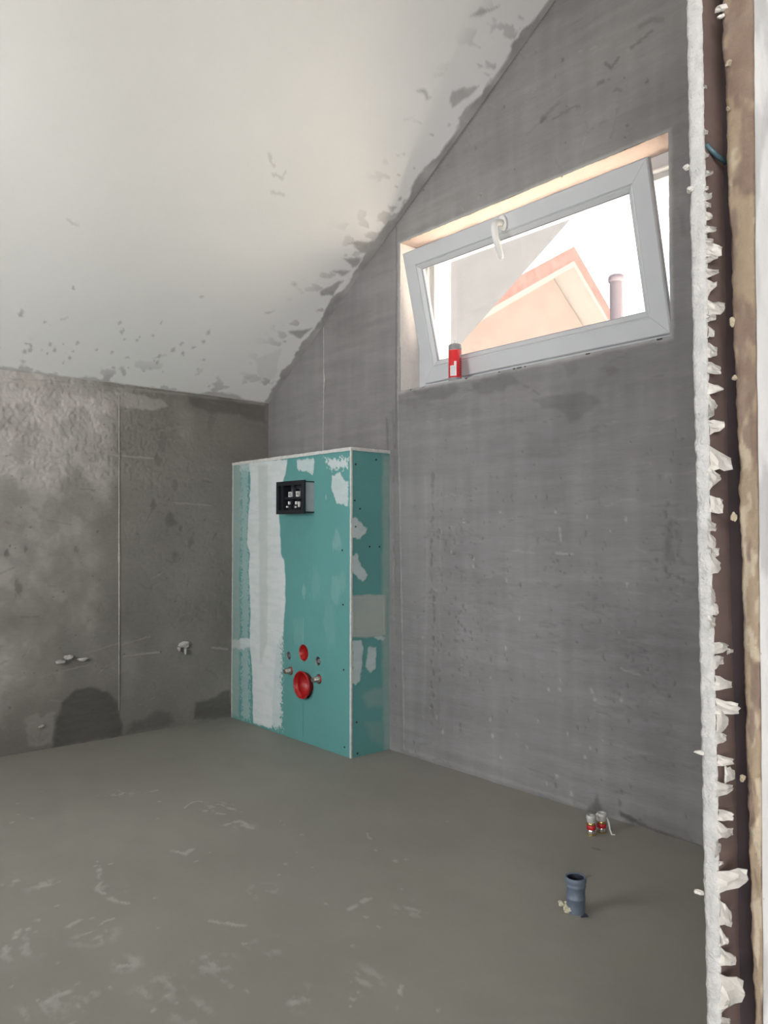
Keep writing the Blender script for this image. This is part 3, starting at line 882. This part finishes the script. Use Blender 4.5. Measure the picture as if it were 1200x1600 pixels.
frame_rails('sash_rail', M['pvc'], SWD, SH, [(0, .004), (.004, 0), (.056, 0), (.060, .003), (.060, .052), (.022, .052), (.022, .020), (0, .020)], sx)
frame_rails('glazing_bead', M['pvc'], SWD - .12, SH - .12, [(0.0003, .004), (.004, .002), (.017, .012), (.017, .026), (.0003, .026)], lambda u, v, t: sx(u + .06, v + .06, t))
frame_rails('gasket', M['gasket'], SWD - .154, SH - .154, [(0, .014), (.0025, .0145), (.0025, .022), (0, .022)], lambda u, v, t: sx(u + .077, v + .077, t))
bm = bmesh.new()
q = [sx(.07, .07, t) for t in (.024,)]
gv = [sx(u, v, t) for t in (.024, .044) for (u, v) in ((.066, .066), (SWD - .066, .066), (SWD - .066, SH - .066), (.066, SH - .066))]
pydata('glass_pane', gv[:4], [(0, 1, 2, 3)], M['glass'], window)
pydata('glass_pane', gv[4:], [(0, 1, 2, 3)], M['glass'], window)
# fixed outer frame inside the reveal
FX = 2.176
frame_rails('outer_frame_rail', M['pvc'], WY1 - WY0 - .004, WZ1 - WZ0 - .004,
            [(0, 0), (.040, 0), (.044, .003), (.044, .022), (.062, .024), (.064, .070), (0, .070)],
            lambda u, v, t: (FX + t, WY1 - .002 - u, WZ0 + .002 + v))
# scissor stay at the far side
bm = bmesh.new()
p0 = Vector(sx(.015, SH * .72, .03)); p1 = Vector((FX + .01, WY1 - .05, WZ1 - .07))
tube(bm, [p0, p1], .004, 8)
from_bm('tilt_stay', bm, M['chrome'], window)
# handle: rosette on the top rail, curved lever hanging down
hu = SW1 - on(789, 348, 0, 2.05)[1]
hv = SH - .030
def hx(du, dv, out): return Vector(sx(hu + du, hv + dv, -out))
bm = bmesh.new()
ring_pts = 24
prev = None
for rr, out in ((.0, .0), (.017, .0), (.017, .008), (.014, .011), (.0, .011)):
    ring = [bm.verts.new(hx(rr * 1.0 * math.cos(2 * math.pi * k / ring_pts), rr * 1.5 * math.sin(2 * math.pi * k / ring_pts), out)) for k in range(ring_pts)]
    if prev:
        for k in range(ring_pts): bm.faces.new((prev[k], prev[(k + 1) % ring_pts], ring[(k + 1) % ring_pts], ring[k]))
    prev = ring
bmesh.ops.remove_doubles(bm, verts=bm.verts, dist=1e-6)
rosette = from_bm('window_handle', bm, M['pvc_handle'], window, True)
bm = bmesh.new()
path = [(0, 0, .008), (0, .002, .024), (0, .000, .040), (-.001, -.008, .051), (-.002, -.022, .055), (-.003, -.045, .053), (-.003, -.070, .048), (-.003, -.094, .042), (-.003, -.112, .039), (-.003, -.118, .038)]
tube(bm, [hx(*p) for p in path], [.0105, .0105, .0110, .0115, .0115, .0112, .0108, .0100, .0085, .004], 14)
lv = from_bm('lever', bm, M['pvc_handle'], None, True)
lv.parent = rosette
lv.matrix_parent_inverse = (window.matrix_world @ rosette.matrix_parent_inverse).inverted() if False else Matrix.Identity(4)

# ================================================================== BOXED-IN INSTALLATION FRAME
ibox = empty('installation_box', (XFR + .1, 2.8, 0))
set_props(ibox, 'green plasterboard casing for a wall-hung toilet frame in the corner', 'installation box')
YBX = YB - .002
P3 = lambda x, y: on(x, y, 0, XFR)[[1, 2]]
def crop(pts): return [(340 + x / 3.077, 680 + y / 3.077) for x, y in pts]
HOLES = [(*P3(477, 1072), .050), (*P3(474, 1020), .034), (*P3(451, 1024.5), .0165), (*P3(496.7, 1033), .0175), (*P3(454, 1048), .0175), (*P3(498, 1061), .019)]
BXP = .056                                   # how far the flush box stands proud of the board
def at_proud(x, y): return on(x, y, 0, XFR - BXP)
fb_r, fb_l = at_proud(474.5, 777)[1], at_proud(431.5, 777)[1]
fb_t, fb_b = at_proud(453, 751.5)[2], at_proud(453, 803)[2]
fp = Sheet(steps((YFR, YBX, .0032)), steps((0, BOXH, .0032)), None)
U, V = fp.U, fp.V
# pull grid points onto the hole rims so that cut holes stay round
for cy, cz, r in HOLES:
    d = np.hypot(U - cy, V - cz)
    m = np.abs(d - r) < .0021
    k = np.where(m, r / np.maximum(d, 1e-6), 1.0)
    fp.U[:] = cy + (U - cy) * k; fp.V[:] = cz + (V - cz) * k
uc = (fp.U[1:, 1:] + fp.U[:-1, :-1] + fp.U[1:, :-1] + fp.U[:-1, 1:]) / 4
vc = (fp.V[1:, 1:] + fp.V[:-1, :-1] + fp.V[1:, :-1] + fp.V[:-1, 1:]) / 4
for cy, cz, r in HOLES:
    fp.keep &= np.hypot(uc - cy, vc - cz) > r
fp.keep &= ~((uc > fb_r + .012) & (uc < fb_l - .012) & (vc > fb_b + .012) & (vc < fb_t - .012))
fp.field('pale'); fp.field('dark'); fp.field('tone')[:] = .10 * (fbm(U * 6, V * 4, 130, 3) - .5)
pp = lambda c: [P3(*q) for q in crop(c)]
fp.poly('pale', pp([(150, 125), (335, 118), (328, 190), (312, 230), (296, 300), (296, 400), (302, 500), (304, 565), (320, 600), (325, 690), (325, 800), (316, 960), (288, 1010), (280, 1080), (274, 1150), (262, 1410), (172, 1385), (165, 1110), (155, 1000), (158, 860), (150, 640), (156, 570), (142, 510), (160, 210)]), .96, warp=.006, freq=40, soft=.0035, height=.0012)
fp.poly('pale', pp([(262, 960), (315, 955), (312, 1425), (250, 1400)]), .8, warp=.004, freq=60, soft=.003, ragged=.06, seed=9)
fp.poly('dark', pp([(50, 125), (108, 125), (112, 400), (104, 700), (108, 1000), (100, 1360), (50, 1340)]), .62, warp=.010, freq=35, soft=.012)
fp.poly('dark', pp([(195, 140), (242, 140), (240, 1000), (205, 1100), (200, 600)]), .40, warp=.008, freq=20, soft=.010)
fp.poly('pale', pp([(100, 125), (160, 125), (160, 175), (104, 180)]), .6, warp=.006, freq=50, soft=.003, ragged=.05)
fp.poly('pale', pp([(108, 125), (150, 125), (160, 1380), (110, 1360)]), .35, warp=.004, freq=60, soft=.003, ragged=.07, seed=12)
fp.poly('pale', pp([(383, 118), (462, 112), (466, 165), (456, 192), (384, 160)]), .7, warp=.009, freq=28, soft=.003, height=.0008, ragged=.012)
fp.poly('pale', pp([(555, 195), (590, 183), (630, 230), (628, 345), (575, 335), (550, 265)]), .72, warp=.010, freq=28, soft=.003, height=.0008, ragged=.012)
fp.poly('pale', pp([(512, 112), (632, 105), (630, 165), (540, 172)]), .8, warp=.005, freq=60, soft=.003, ragged=.045, seed=14)
fp.poly('pale', pp([(58, 985), (140, 975), (190, 1000), (185, 1015), (120, 1030), (62, 1020)]), .8, warp=.008, freq=45, soft=.003, height=.0015)
fp.poly('pale', pp([(160, 1050), (180, 1060), (230, 1110), (165, 1090)]), .6, warp=.006, freq=45, soft=.003)
for c, r, a in (((575, 510), .02, .28), ((415, 750), .012, .30), ((570, 750), .03, .18), ((540, 900), .04, .10), ((470, 720), .03, .10), ((520, 298), .004, .6), ((390, 950), .03, .12), ((600, 700), .02, .15)):
    fp.blob('pale', pp([c])[0], r * 1.5, a * .5, asp=2.0, seed=c[0])
fp.line('dark', pp([(412, 880), (411, 1010)]), .0035, .35, warp=.001)
fp.line(None, pp([(412, 1270), (411, 1440)]), .004, 0, -.0008, warp=.001)
fp.f['tone'] -= .35 * (1 - sstep(.001, .003, np.abs(U - pp([(411, 1350)])[0][0]))) * (V < .16) * (V > .02)
front = fp.build('front_panel', lambda u, v, h: np.stack([np.full_like(u, XFR) - h, u, v], -1), M['board'], ibox)
set_props(front, 'green board face with grey-white filler bands')
# board thickness visible in each cut hole
for cy, cz, r in HOLES:
    bm = bmesh.new()
    lathe(bm, [(r + .0006, .0002), (r, -.0125), (r + .02, -.0125)], (XFR, cy, cz), 'X', 40)
    from_bm('hole_rim', bm, M['white_edge'], front, True)
box('frame_back', (XFR + .05, YFR + .015, .01), (XFR + .06, YBX - .01, BOXH - .02), M['dark_inside'], ibox)
# side panel
S3 = lambda x, y: on(x, y, 1, YFR)[[0, 2]]
ss = lambda c: [S3(*q) for q in crop(c)]
sp = Sheet(steps((XFR, XW + .002, .003)), steps((0, BOXH, .0032)), None)
U, V = sp.U, sp.V
sp.field('pale'); sp.field('dark'); sp.field('tone')[:] = .10 * (fbm(U * 6, V * 4, 140, 3) - .5)
for c, a in (([(630, 393), (660, 393), (724, 455), (690, 504), (665, 500), (630, 480)], .75), ([(630, 575), (665, 573), (685, 615), (724, 670), (700, 702), (680, 695), (630, 640)], .72),
             ([(655, 985), (695, 990), (700, 1040), (688, 1180), (665, 1208), (645, 1200), (648, 1000)], .68), ([(725, 1020), (766, 1013), (755, 1120), (735, 1154), (706, 1110)], .68), ([(740, 965), (802, 958), (796, 994)], .6)):
    sp.poly('pale', ss(c), a, warp=.008, freq=32, soft=.003, height=.0010, ragged=.014)
sp.poly('dark', ss([(640, 772), (720, 766), (812, 768), (813, 962), (700, 974), (640, 970)]), 1.0, warp=.003, freq=40, soft=.003, height=.0012)
sp.line('pale', ss([(650, 780), (800, 778), (803, 955), (655, 965), (650, 780)]), .006, .25, .0006)
sp.poly('dark', ss([(792, 100), (830, 100), (830, 1530), (796, 1510), (790, 900)]), .55, warp=.006, freq=30, soft=.012)
sp.poly('dark', ss([(690, 1245), (815, 1205), (810, 1310), (720, 1305)]), .35, warp=.012, freq=30, soft=.015)
sp.poly('dark', ss([(705, 1375), (800, 1375), (790, 1490), (740, 1470)]), .25, warp=.012, freq=30, soft=.015)
side = sp.build('side_panel', lambda u, v, h: np.stack([u, np.full_like(u, YFR) - h, v], -1), M['board'], ibox)
set_props(side, 'narrow green board side with square grey filler patch')
# top board with pale rough edge, and filled corner bead
def rough_bar(name, lo, hi, axis, mat, parent, amp=.0016, seed=0, n=90):
    lo, hi = np.array(lo, float), np.array(hi, float)
    t = np.linspace(lo[axis], hi[axis], n)
    oth = [k for k in range(3) if k != axis]
    V_ = []
    for c in ((0, 0), (1, 0), (1, 1), (0, 1)):
        P = np.zeros((n, 3)); P[:, axis] = t
        for j, k in enumerate(oth):
            P[:, k] = (lo if c[j] == 0 else hi)[k] + amp * 2 * (fbm(t * 50, t * 0 + c[0] * 3 + c[1] * 7 + j, seed, 3) - .5)
        V_.append(P)
    V_ = np.stack(V_, 1).reshape(-1, 3)
    F_ = [(4 * i + a, 4 * i + (a + 1) % 4, 4 * i + 4 + (a + 1) % 4, 4 * i + 4 + a) for i in range(n - 1) for a in range(4)] + [(3, 2, 1, 0), (4 * n - 4, 4 * n - 3, 4 * n - 2, 4 * n - 1)]
    return pydata(name, V_, F_, mat, parent)
rough_bar('top_panel', (XFR - .004, YFR - .004, BOXH), (XW, YBX, BOXH + .0125), 1, M['white_edge'], ibox, .0012, 3)
rough_bar('corner_bead', (XFR - .0016, YFR - .0016, 0), (XFR + .0055, YFR + .0055, BOXH), 2, M['white_edge'], ibox, .0008, 6, 160)
rough_bar('wall_joint', (XFR - .0015, YBX - .004, 0), (XFR + .004, YBX + .001, BOXH), 2, M['white_edge'], ibox, .0012, 9, 120)
# screws
def screw_mesh():
    bm = bmesh.new()
    lathe(bm, [(.0008, .0006), (.0016, .0010), (.0036, .0014), (.0040, .0), (.0040, -.004)], (0, 0, 0), 'X', 12, True)
    me = bpy.data.meshes.new('screw'); bm.to_mesh(me); bm.free(); me.materials.append(M['screw'])
    return me
sm = screw_mesh()
for c in ((600, 553), (603, 815), (606, 1128), (610, 1500), (100, 1480)):
    if c[0] < 200: continue
    y, z = pp([c])[0]
    o = link('screw', sm, None, None); o.location = Vector((XFR, y, z)) - ibox.location; o.parent = ibox
for c in ((664, 140), (762, 118), (659, 314), (684, 354), (663, 440), (731, 536), (778, 536), (668, 1380), (672, 1530)):
    x, z = ss([c])[0]
    o = link('screw', sm, None, None); o.location = Vector((x, YFR, z)) - ibox.location; o.rotation_euler = (0, 0, R(90)); o.parent = ibox
# red drain connection with its cap
cy, cz, r = HOLES[0]
dc = on(470.5, 1070.5, 0, XFR - .026)
bm = bmesh.new()
lathe(bm, [(.047, -.03), (.047, .018), (.0545, .019), (.056, .021), (.056, .0265), (.0535, .028), (.050, .026), (.046, .006), (.040, -.020), (.0, -.026)], (XFR, dc[1], dc[2]), 'X', 48)
bmesh.ops.remove_doubles(bm, verts=bm.verts, dist=1e-6)
o = from_bm('drain_cap', bm, M['red'], ibox, True); set_props(o, 'large round red drain cap')
cy, cz, r = HOLES[1]
bm = bmesh.new()
lathe(bm, [(.0335, -.003), (.031, -.004), (.029, -.05), (.027, -.055), (.0, -.055)], (XFR, cy, cz), 'X', 40)
bmesh.ops.remove_doubles(bm, verts=bm.verts, dist=1e-6)
o = from_bm('flush_inlet', bm, M['red'], ibox, True); set_props(o, 'smaller recessed red flush inlet')
for cy, cz, r in HOLES[2:4]:
    bm = bmesh.new()
    lathe(bm, [(.0115, -.045), (.0115, -.009), (.009, -.005), (.0, -.005)], (XFR, cy + .001, cz), 'X', 6)
    from_bm('recessed_bolt', bm, M['steel_dark'], ibox)
for k, (cy, cz, r) in enumerate(HOLES[4:6]):
    bm = bmesh.new()
    prof = [(.0125, -.03), (.0125, -.001), (.0145, 0), (.0145, .006), (.0115, .007)]
    for j in range(6):
        prof += [(.0112, .009 + j * .0035), (.0098, .0107 + j * .0035)]
    prof += [(.0085, .032), (.0, .032)]
    lathe(bm, prof, (XFR, cy, cz), 'X', 20)
    o = from_bm('threaded_stub', bm, M['zinc'], ibox)
    bm = bmesh.new()
    lathe(bm, [(.0155, -.008), (.0165, -.002), (.0150, .002), (.0128, .0015)], (XFR, cy, cz), 'X', 24)
    from_bm('red_collar', bm, M['red'], o, True)
# flush plate box: sleeve, black frame, mechanism
fx = XFR - BXP
sl = .0035
flb = box('flush_box_sleeve', (fx + .004, fb_r + .006, fb_b + .008), (XFR + .045, fb_r + .006 + sl, fb_t - .008), M['sleeve'], ibox)
box('sleeve_side', (fx + .004, fb_l - .006 - sl, fb_b + .008), (XFR + .045, fb_l - .006, fb_t - .008), M['sleeve'], flb)
box('sleeve_edge', (fx + .004, fb_r + .0055, fb_t - .0085), (XFR + .045, fb_l - .0055, fb_t - .004), M['black'], flb)
box('sleeve_edge', (fx + .004, fb_r + .0055, fb_b + .004), (XFR + .045, fb_l - .0055, fb_b + .0085), M['black'], flb)
w = .017
bm = bmesh.new()
for lo, hi in (((fx, fb_r, fb_b), (fx + .010, fb_r + w, fb_t)), ((fx, fb_l - w, fb_b), (fx + .010, fb_l, fb_t)), ((fx, fb_r + w, fb_b), (fx + .010, fb_l - w, fb_b + w)), ((fx, fb_r + w, fb_t - w), (fx + .010, fb_l - w, fb_t))):
    bm_box(bm, lo, hi)
fr = from_bm('flush_frame', bm, M['black'], ibox)
set_props(fr, 'black plastic frame of the flush plate opening')
box('back_plate', (XFR + .03, fb_r + .008, fb_b + .01), (XFR + .034, fb_l - .008, fb_t - .01), M['dark_inside'], flb)
box('cross_bar', (fx + .02, fb_r + .009, (fb_t + fb_b) / 2 - .006), (fx + .030, fb_l - .009, (fb_t + fb_b) / 2 + .003), M['black'], flb)
box('side_block', (fx + .012, fb_l - .034, fb_b + .012), (fx + .05, fb_l - .0098, fb_t - .012), M['black'], flb)
mid = (fb_t + fb_b) / 2
FP = lambda x, y, d=.03: on(410 + x / 10.909, 730 + y / 10.909, 0, fx + d)
for x, y in ((480, 465), (608, 455)):
    c = FP(x, y)
    s, t = .0105, .0032
    bm = bmesh.new()
    for lo, hi in (((-s, -s), (-s + t, s)), ((s - t, -s), (s, s)), ((-s + t, -s), (s - t, -s + t)), ((-s + t, s - t), (s - t, s)), ((-.003, -s - .008), (.003, -s))):
        bm_box(bm, (c[0] - .004, c[1] + lo[0], c[2] + lo[1]), (c[0] + .004, c[1] + hi[0], c[2] + hi[1]))
    from_bm('actuator_clip', bm, M['clip'], flb)
for x, y, hw, hh in ((458, 610, .005, .006), (578, 608, .005, .006), (626, 632, .0042, .011), (326, 418, .004, .006), (425, 676, .004, .0035), (568, 678, .003, .0035), (286, 418, .002, .003)):
    c = FP(x, y)
    box('white_tab', (c[0] - .003, c[1] - hw, c[2] - hh), (c[0] + .003, c[1] + hw, c[2] + hh), M['clip'], flb)
for x0, x1, y0, y1 in ((525, 565, 370, 530), (405, 500, 640, 715), (520, 640, 640, 715), (485, 515, 540, 640)):
    a, b = FP(x0, y0, .036), FP(x1, y1, .036)
    box('mechanism_block', (a[0], min(a[1], b[1]), min(a[2], b[2])), (a[0] + .02, max(a[1], b[1]), max(a[2], b[2])), M['black'], flb)

# ================================================================== RED CARTRIDGE ON THE SILL
cc = on(711, 590, 0, 2.101)
cx, cyy, cz0 = 2.101, cc[1], WZ0 + .0015
can = empty('sealant_cartridge', (cx, cyy, cz0))
set_props(can, 'small red cartridge with grey top standing on the window sill', 'cartridge')
CR, CH = .0245, .141
bm = bmesh.new(); lathe(bm, [(0, .0), (CR - .001, 0), (CR, .002), (CR, .012), (CR - .0006, .013)], (cx, cyy, cz0), 'Z', 40)
from_bm('base_rim', bm, M['can_grey'], can, True)
bm = bmesh.new(); lathe(bm, [(CR - .0006, .013), (CR - .0002, .0135), (CR - .0002, .116), (CR - .0006, .1165)], (cx, cyy, cz0), 'Z', 40)
body_ = from_bm('body', bm, M['can_red'], can, True)
bm = bmesh.new(); lathe(bm, [(CR - .0006, .1165), (CR, .117), (CR, .133), (CR - .002, .137), (CR - .006, .139), (.008, .1395), (.005, .141), (0, .141)], (cx, cyy, cz0), 'Z', 40)
from_bm('cap', bm, M['can_grey'], can, True)
bm = bmesh.new(); lathe(bm, [(.0042, .1405), (.0035, .146), (.0022, .153), (0, .153)], (cx, cyy, cz0), 'Z', 16)
from_bm('nozzle', bm, M['can_white'], can, True)
view_a = math.atan2(-cyy, -cx)
def patch(name, a0, a1, z0, z1, mat, rr=CR + .0001, parent=None):
    """a piece of print wrapped on the cartridge; angles in degrees to the right of the side facing the doorway"""
    n = 10
    vs, fs = [], []
    for k in range(n + 1):
        a = view_a + R(a0 + (a1 - a0) * k / n)
        for z in (z0, z1): vs.append((cx + rr * math.cos(a), cyy + rr * math.sin(a), cz0 + z))
    for k in range(n): fs.append((2 * k, 2 * k + 2, 2 * k + 3, 2 * k + 1))
    return pydata(name, vs, fs, mat, parent or can, True)
lab = patch('barcode_label', -46, 12, .018, .056, M['can_white'])
patch('label_flag', -8, 12, .056, .072, M['can_white'])
for k in range(8):
    patch('barcode_stripe', -40, 0, .0225 + k * .004, .0240 + k * .004, M['steel_dark'], CR + .0003)
patch('top_line', -50, 20, .1145, .1155, M['can_white'])
for k in range(8):
    z = .020 + k * .0082
    patch('letter', 44, 58, z, z + .0055, M['can_dark'], CR + .0003)
    patch('letter', 58, 66, z + .001 * (k % 3), z + .003, M['can_dark'], CR + .0003)
patch('logo_flash', 48, 68, .088, .098, M['can_white'], CR + .0003)
patch('logo_mark', 52, 62, .090, .095, M['can_dark'], CR + .0004)

# ================================================================== FLOOR PIPES
pc = on(903, 1431, 2, 0.0)
px0, py0 = pc[0] + .012, pc[1] + .014
pipe = empty('drain_pipe', (px0, py0, 0))
set_props(pipe, 'short blue-grey plastic drain pipe standing up from the screed', 'pipe')
PR = .0205
bm = bmesh.new()
lathe(bm, [(PR - .001, -.02), (PR, .012), (PR, .030), (PR + .0012, .031), (PR + .0012, .035), (PR, .036), (PR + .0002, .056), (PR + .0016, .0575), (PR + .0022, .060), (PR + .0016, .063), (PR + .0008, .065),
           (PR + .0034, .069), (PR + .0036, .076), (PR + .0022, .079), (PR + .0002, .079), (PR - .002, .077)], (px0, py0, 0), 'Z', 40)
from_bm('pipe_wall', bm, M['pipe'], pipe, True)
bm = bmesh.new()
lathe(bm, [(PR - .0019, .0772), (PR - .0025, .060), (PR - .003, .008), (0, .006)], (px0, py0, 0), 'Z', 40)
from_bm('pipe_bore', bm, M['pipe_inside'], pipe, True)
fc = on(888, 1424, 2, 0.0)
foam = empty('foam_scrap', (fc[0], fc[1], 0))
set_props(foam, 'crumbly scrap of yellowish foam lying beside the drain pipe', 'foam scrap')
rr = random.Random(5)
for k in range(9):
    a = rr.uniform(0, 6.28); d = rr.uniform(.002, .015)
    lump('crumb', (fc[0] + d * math.cos(a), fc[1] + d * math.sin(a), rr.uniform(.003, .014)), (rr.uniform(.004, .008), rr.uniform(.004, .008), rr.uniform(.003, .006)), M['foam'], foam, seed=k + 90, rough=.9, sub=2)
ck = on(914, 1432, 2, 0.0)
bm = bmesh.new(); tube(bm, [(ck[0] + .004, ck[1] + .003, .001), (ck[0], ck[1] - .004, .0015), (ck[0] - .012, ck[1] + .002, .001)], [.003, .005, .002], 8)
o = from_bm('pipe_gap', bm, M['pipe_inside'], pipe)

def stub(x, y, label, tilt, tall):
    c = on(x, y, 2, 0.0)
    e_ = empty('water_stub', (c[0], c[1], 0))
    set_props(e_, label, 'pipe stub', 'capped water pipe stubs at the foot of the gable wall')
    parts = []
    ox, oy = c[0], c[1]
    bm = bmesh.new(); lathe(bm, [(.0105, -.01), (.0120, .002), (.0128, .008), (.0112, .015), (.0100, .017)], (ox, oy, 0), 'Z', 24); from_bm('nickel_sleeve', bm, M['chrome'], e_, True)
    bm = bmesh.new(); lathe(bm, [(.0135, -.004), (.0138, .004), (.0118, .0045), (.0112, .001)], (ox, oy, 0), 'Z', 8); from_bm('brass_nut', bm, M['brass'], e_)
    bm = bmesh.new(); lathe(bm, [(.0118, .0145), (.0132, .016), (.0132, .0255), (.0118, .027)], (ox, oy, 0), 'Z', 24); from_bm('red_band', bm, M['red_tape'], e_, True)
    bm = bmesh.new(); lathe(bm, [(.0108, .026), (.0122, .028), (.0124, .033), (.0108, .034)], (ox, oy, 0), 'Z', 24); from_bm('brass_ring', bm, M['brass'], e_, True)
    bm = bmesh.new(); rings = lathe(bm, [(.0105, .033), (.0122, .036), (.0124, .042), (.0138, .045), (.0142, tall - .003), (.0125, tall), (.0080, tall), (.0070, tall - .004), (0, tall - .004)], (ox, oy, 0), 'Z', 24)
    from_bm('milky_cap', bm, M['cap_clear'], e_, True)
    e_.rotation_euler = tilt
    return e_
stub(924, 1304, 'capped water pipe stub with red band, nearer the middle of the floor', (R(-2), R(2), 0), .054)
s2 = stub(940, 1300, 'capped water pipe stub with red band and trailing white film, nearer the corner', (R(3), R(-3), 0), .056)
c = on(940, 1300, 2, 0.0)
bm = bmesh.new()
tube(bm, [(c[0] + .008, c[1] - .010, .045), (c[0] + .010, c[1] - .017, .030), (c[0] + .006, c[1] - .024, .012), (c[0] + .002, c[1] - .032, .003), (c[0] + .006, c[1] - .040, .004)], [.002, .003, .0022, .0026, .0015], 8)
from_bm('film_strip', bm, M['film'], s2)
bm = bmesh.new()
tube(bm, [(c[0] - .004, c[1] + .013, .050), (c[0] - .011, c[1] + .008, .040), (c[0] - .012, c[1] + .003, .034)], [.0035, .0045, .002], 8)
from_bm('film_fold', bm, M['film'], s2)

# ================================================================== OUTSIDE
ground = box('ground', (2.4, -40, -3.2), (60, 60, -3.0), M['ground'])
set_props(ground, 'pale sunlit ground outside the window', kind='structure')
D = 14.0
pk = ray(897, 399) * D + np.array([0, 0, CAM_H])
ea = R(9)
eh = np.array([math.cos(ea), math.sin(ea), 0]); en = np.array([-math.sin(ea), math.cos(ea), 0])
HS = .53
house = empty('neighbour_house', (pk[0], pk[1], -3.0))
set_props(house, 'sunlit peach neighbouring house with red gable roof outside the window', 'house')
def hp(e_, n_, z): return tuple(pk + eh * e_ + en * n_ + np.array([0, 0, z]))
zg = -3.0 - pk[2]
HWd, OV = 3.4, .45
w0 = -.16 - .10
pts = [(-HWd, zg), (HWd, zg), (HWd, w0 - HS * HWd), (0, w0), (-HWd, w0 - HS * HWd)]
vs = [hp(e_, .45, z) for e_, z in pts] + [hp(e_, 8.0, z) for e_, z in pts]
pydata('wall', vs, [(0, 1, 2, 3, 4), (5, 9, 8, 7, 6)] + [(k, (k + 1) % 5, 5 + (k + 1) % 5, 5 + k)[::-1] for k in range(5)], M['house_wall'], house)
for s in (-1, 1):
    for nm, z0, z1, n0, n1, mt in (('roof_slab', -.10, .16, .0, 8.4, M['roof_red']), ('soffit', -.18, -.10, .03, 8.4, M['fascia']), ('verge_board', -.20, -.10, 0.0, .03, M['fascia'])):
        E = HWd + OV
        q = [(0, z0), (s * E, z0 - HS * E), (s * E, z1 - HS * E), (0, z1)]
        vs = [hp(a_, n0, z) for a_, z in q] + [hp(a_, n1, z) for a_, z in q]
        pydata(nm, vs, [(0, 1, 2, 3), (7, 6, 5, 4)] + [(k, 4 + k, 4 + (k + 1) % 4, (k + 1) % 4) for k in range(4)], mt, house)
fc2 = ray(962.5, 430) * 11.0 + np.array([0, 0, CAM_H])
flue = empty('flue_pipe', (fc2[0], fc2[1], -3.0))
set_props(flue, 'tall grey flue pipe standing beside the peach house', 'flue pipe')
bm = bmesh.new(); lathe(bm, [(.10, -3.0), (.085, fc2[2] - .12), (.085, fc2[2] - .05)], (fc2[0], fc2[1], 0), 'Z', 24); from_bm('shaft', bm, M['flue'], flue, True)
bm = bmesh.new(); lathe(bm, [(.086, fc2[2] - .10), (.105, fc2[2] - .09), (.105, fc2[2] - .01), (.09, fc2[2]), (0, fc2[2])], (fc2[0], fc2[1], 0), 'Z', 24); from_bm('rim', bm, M['flue'], flue, True)
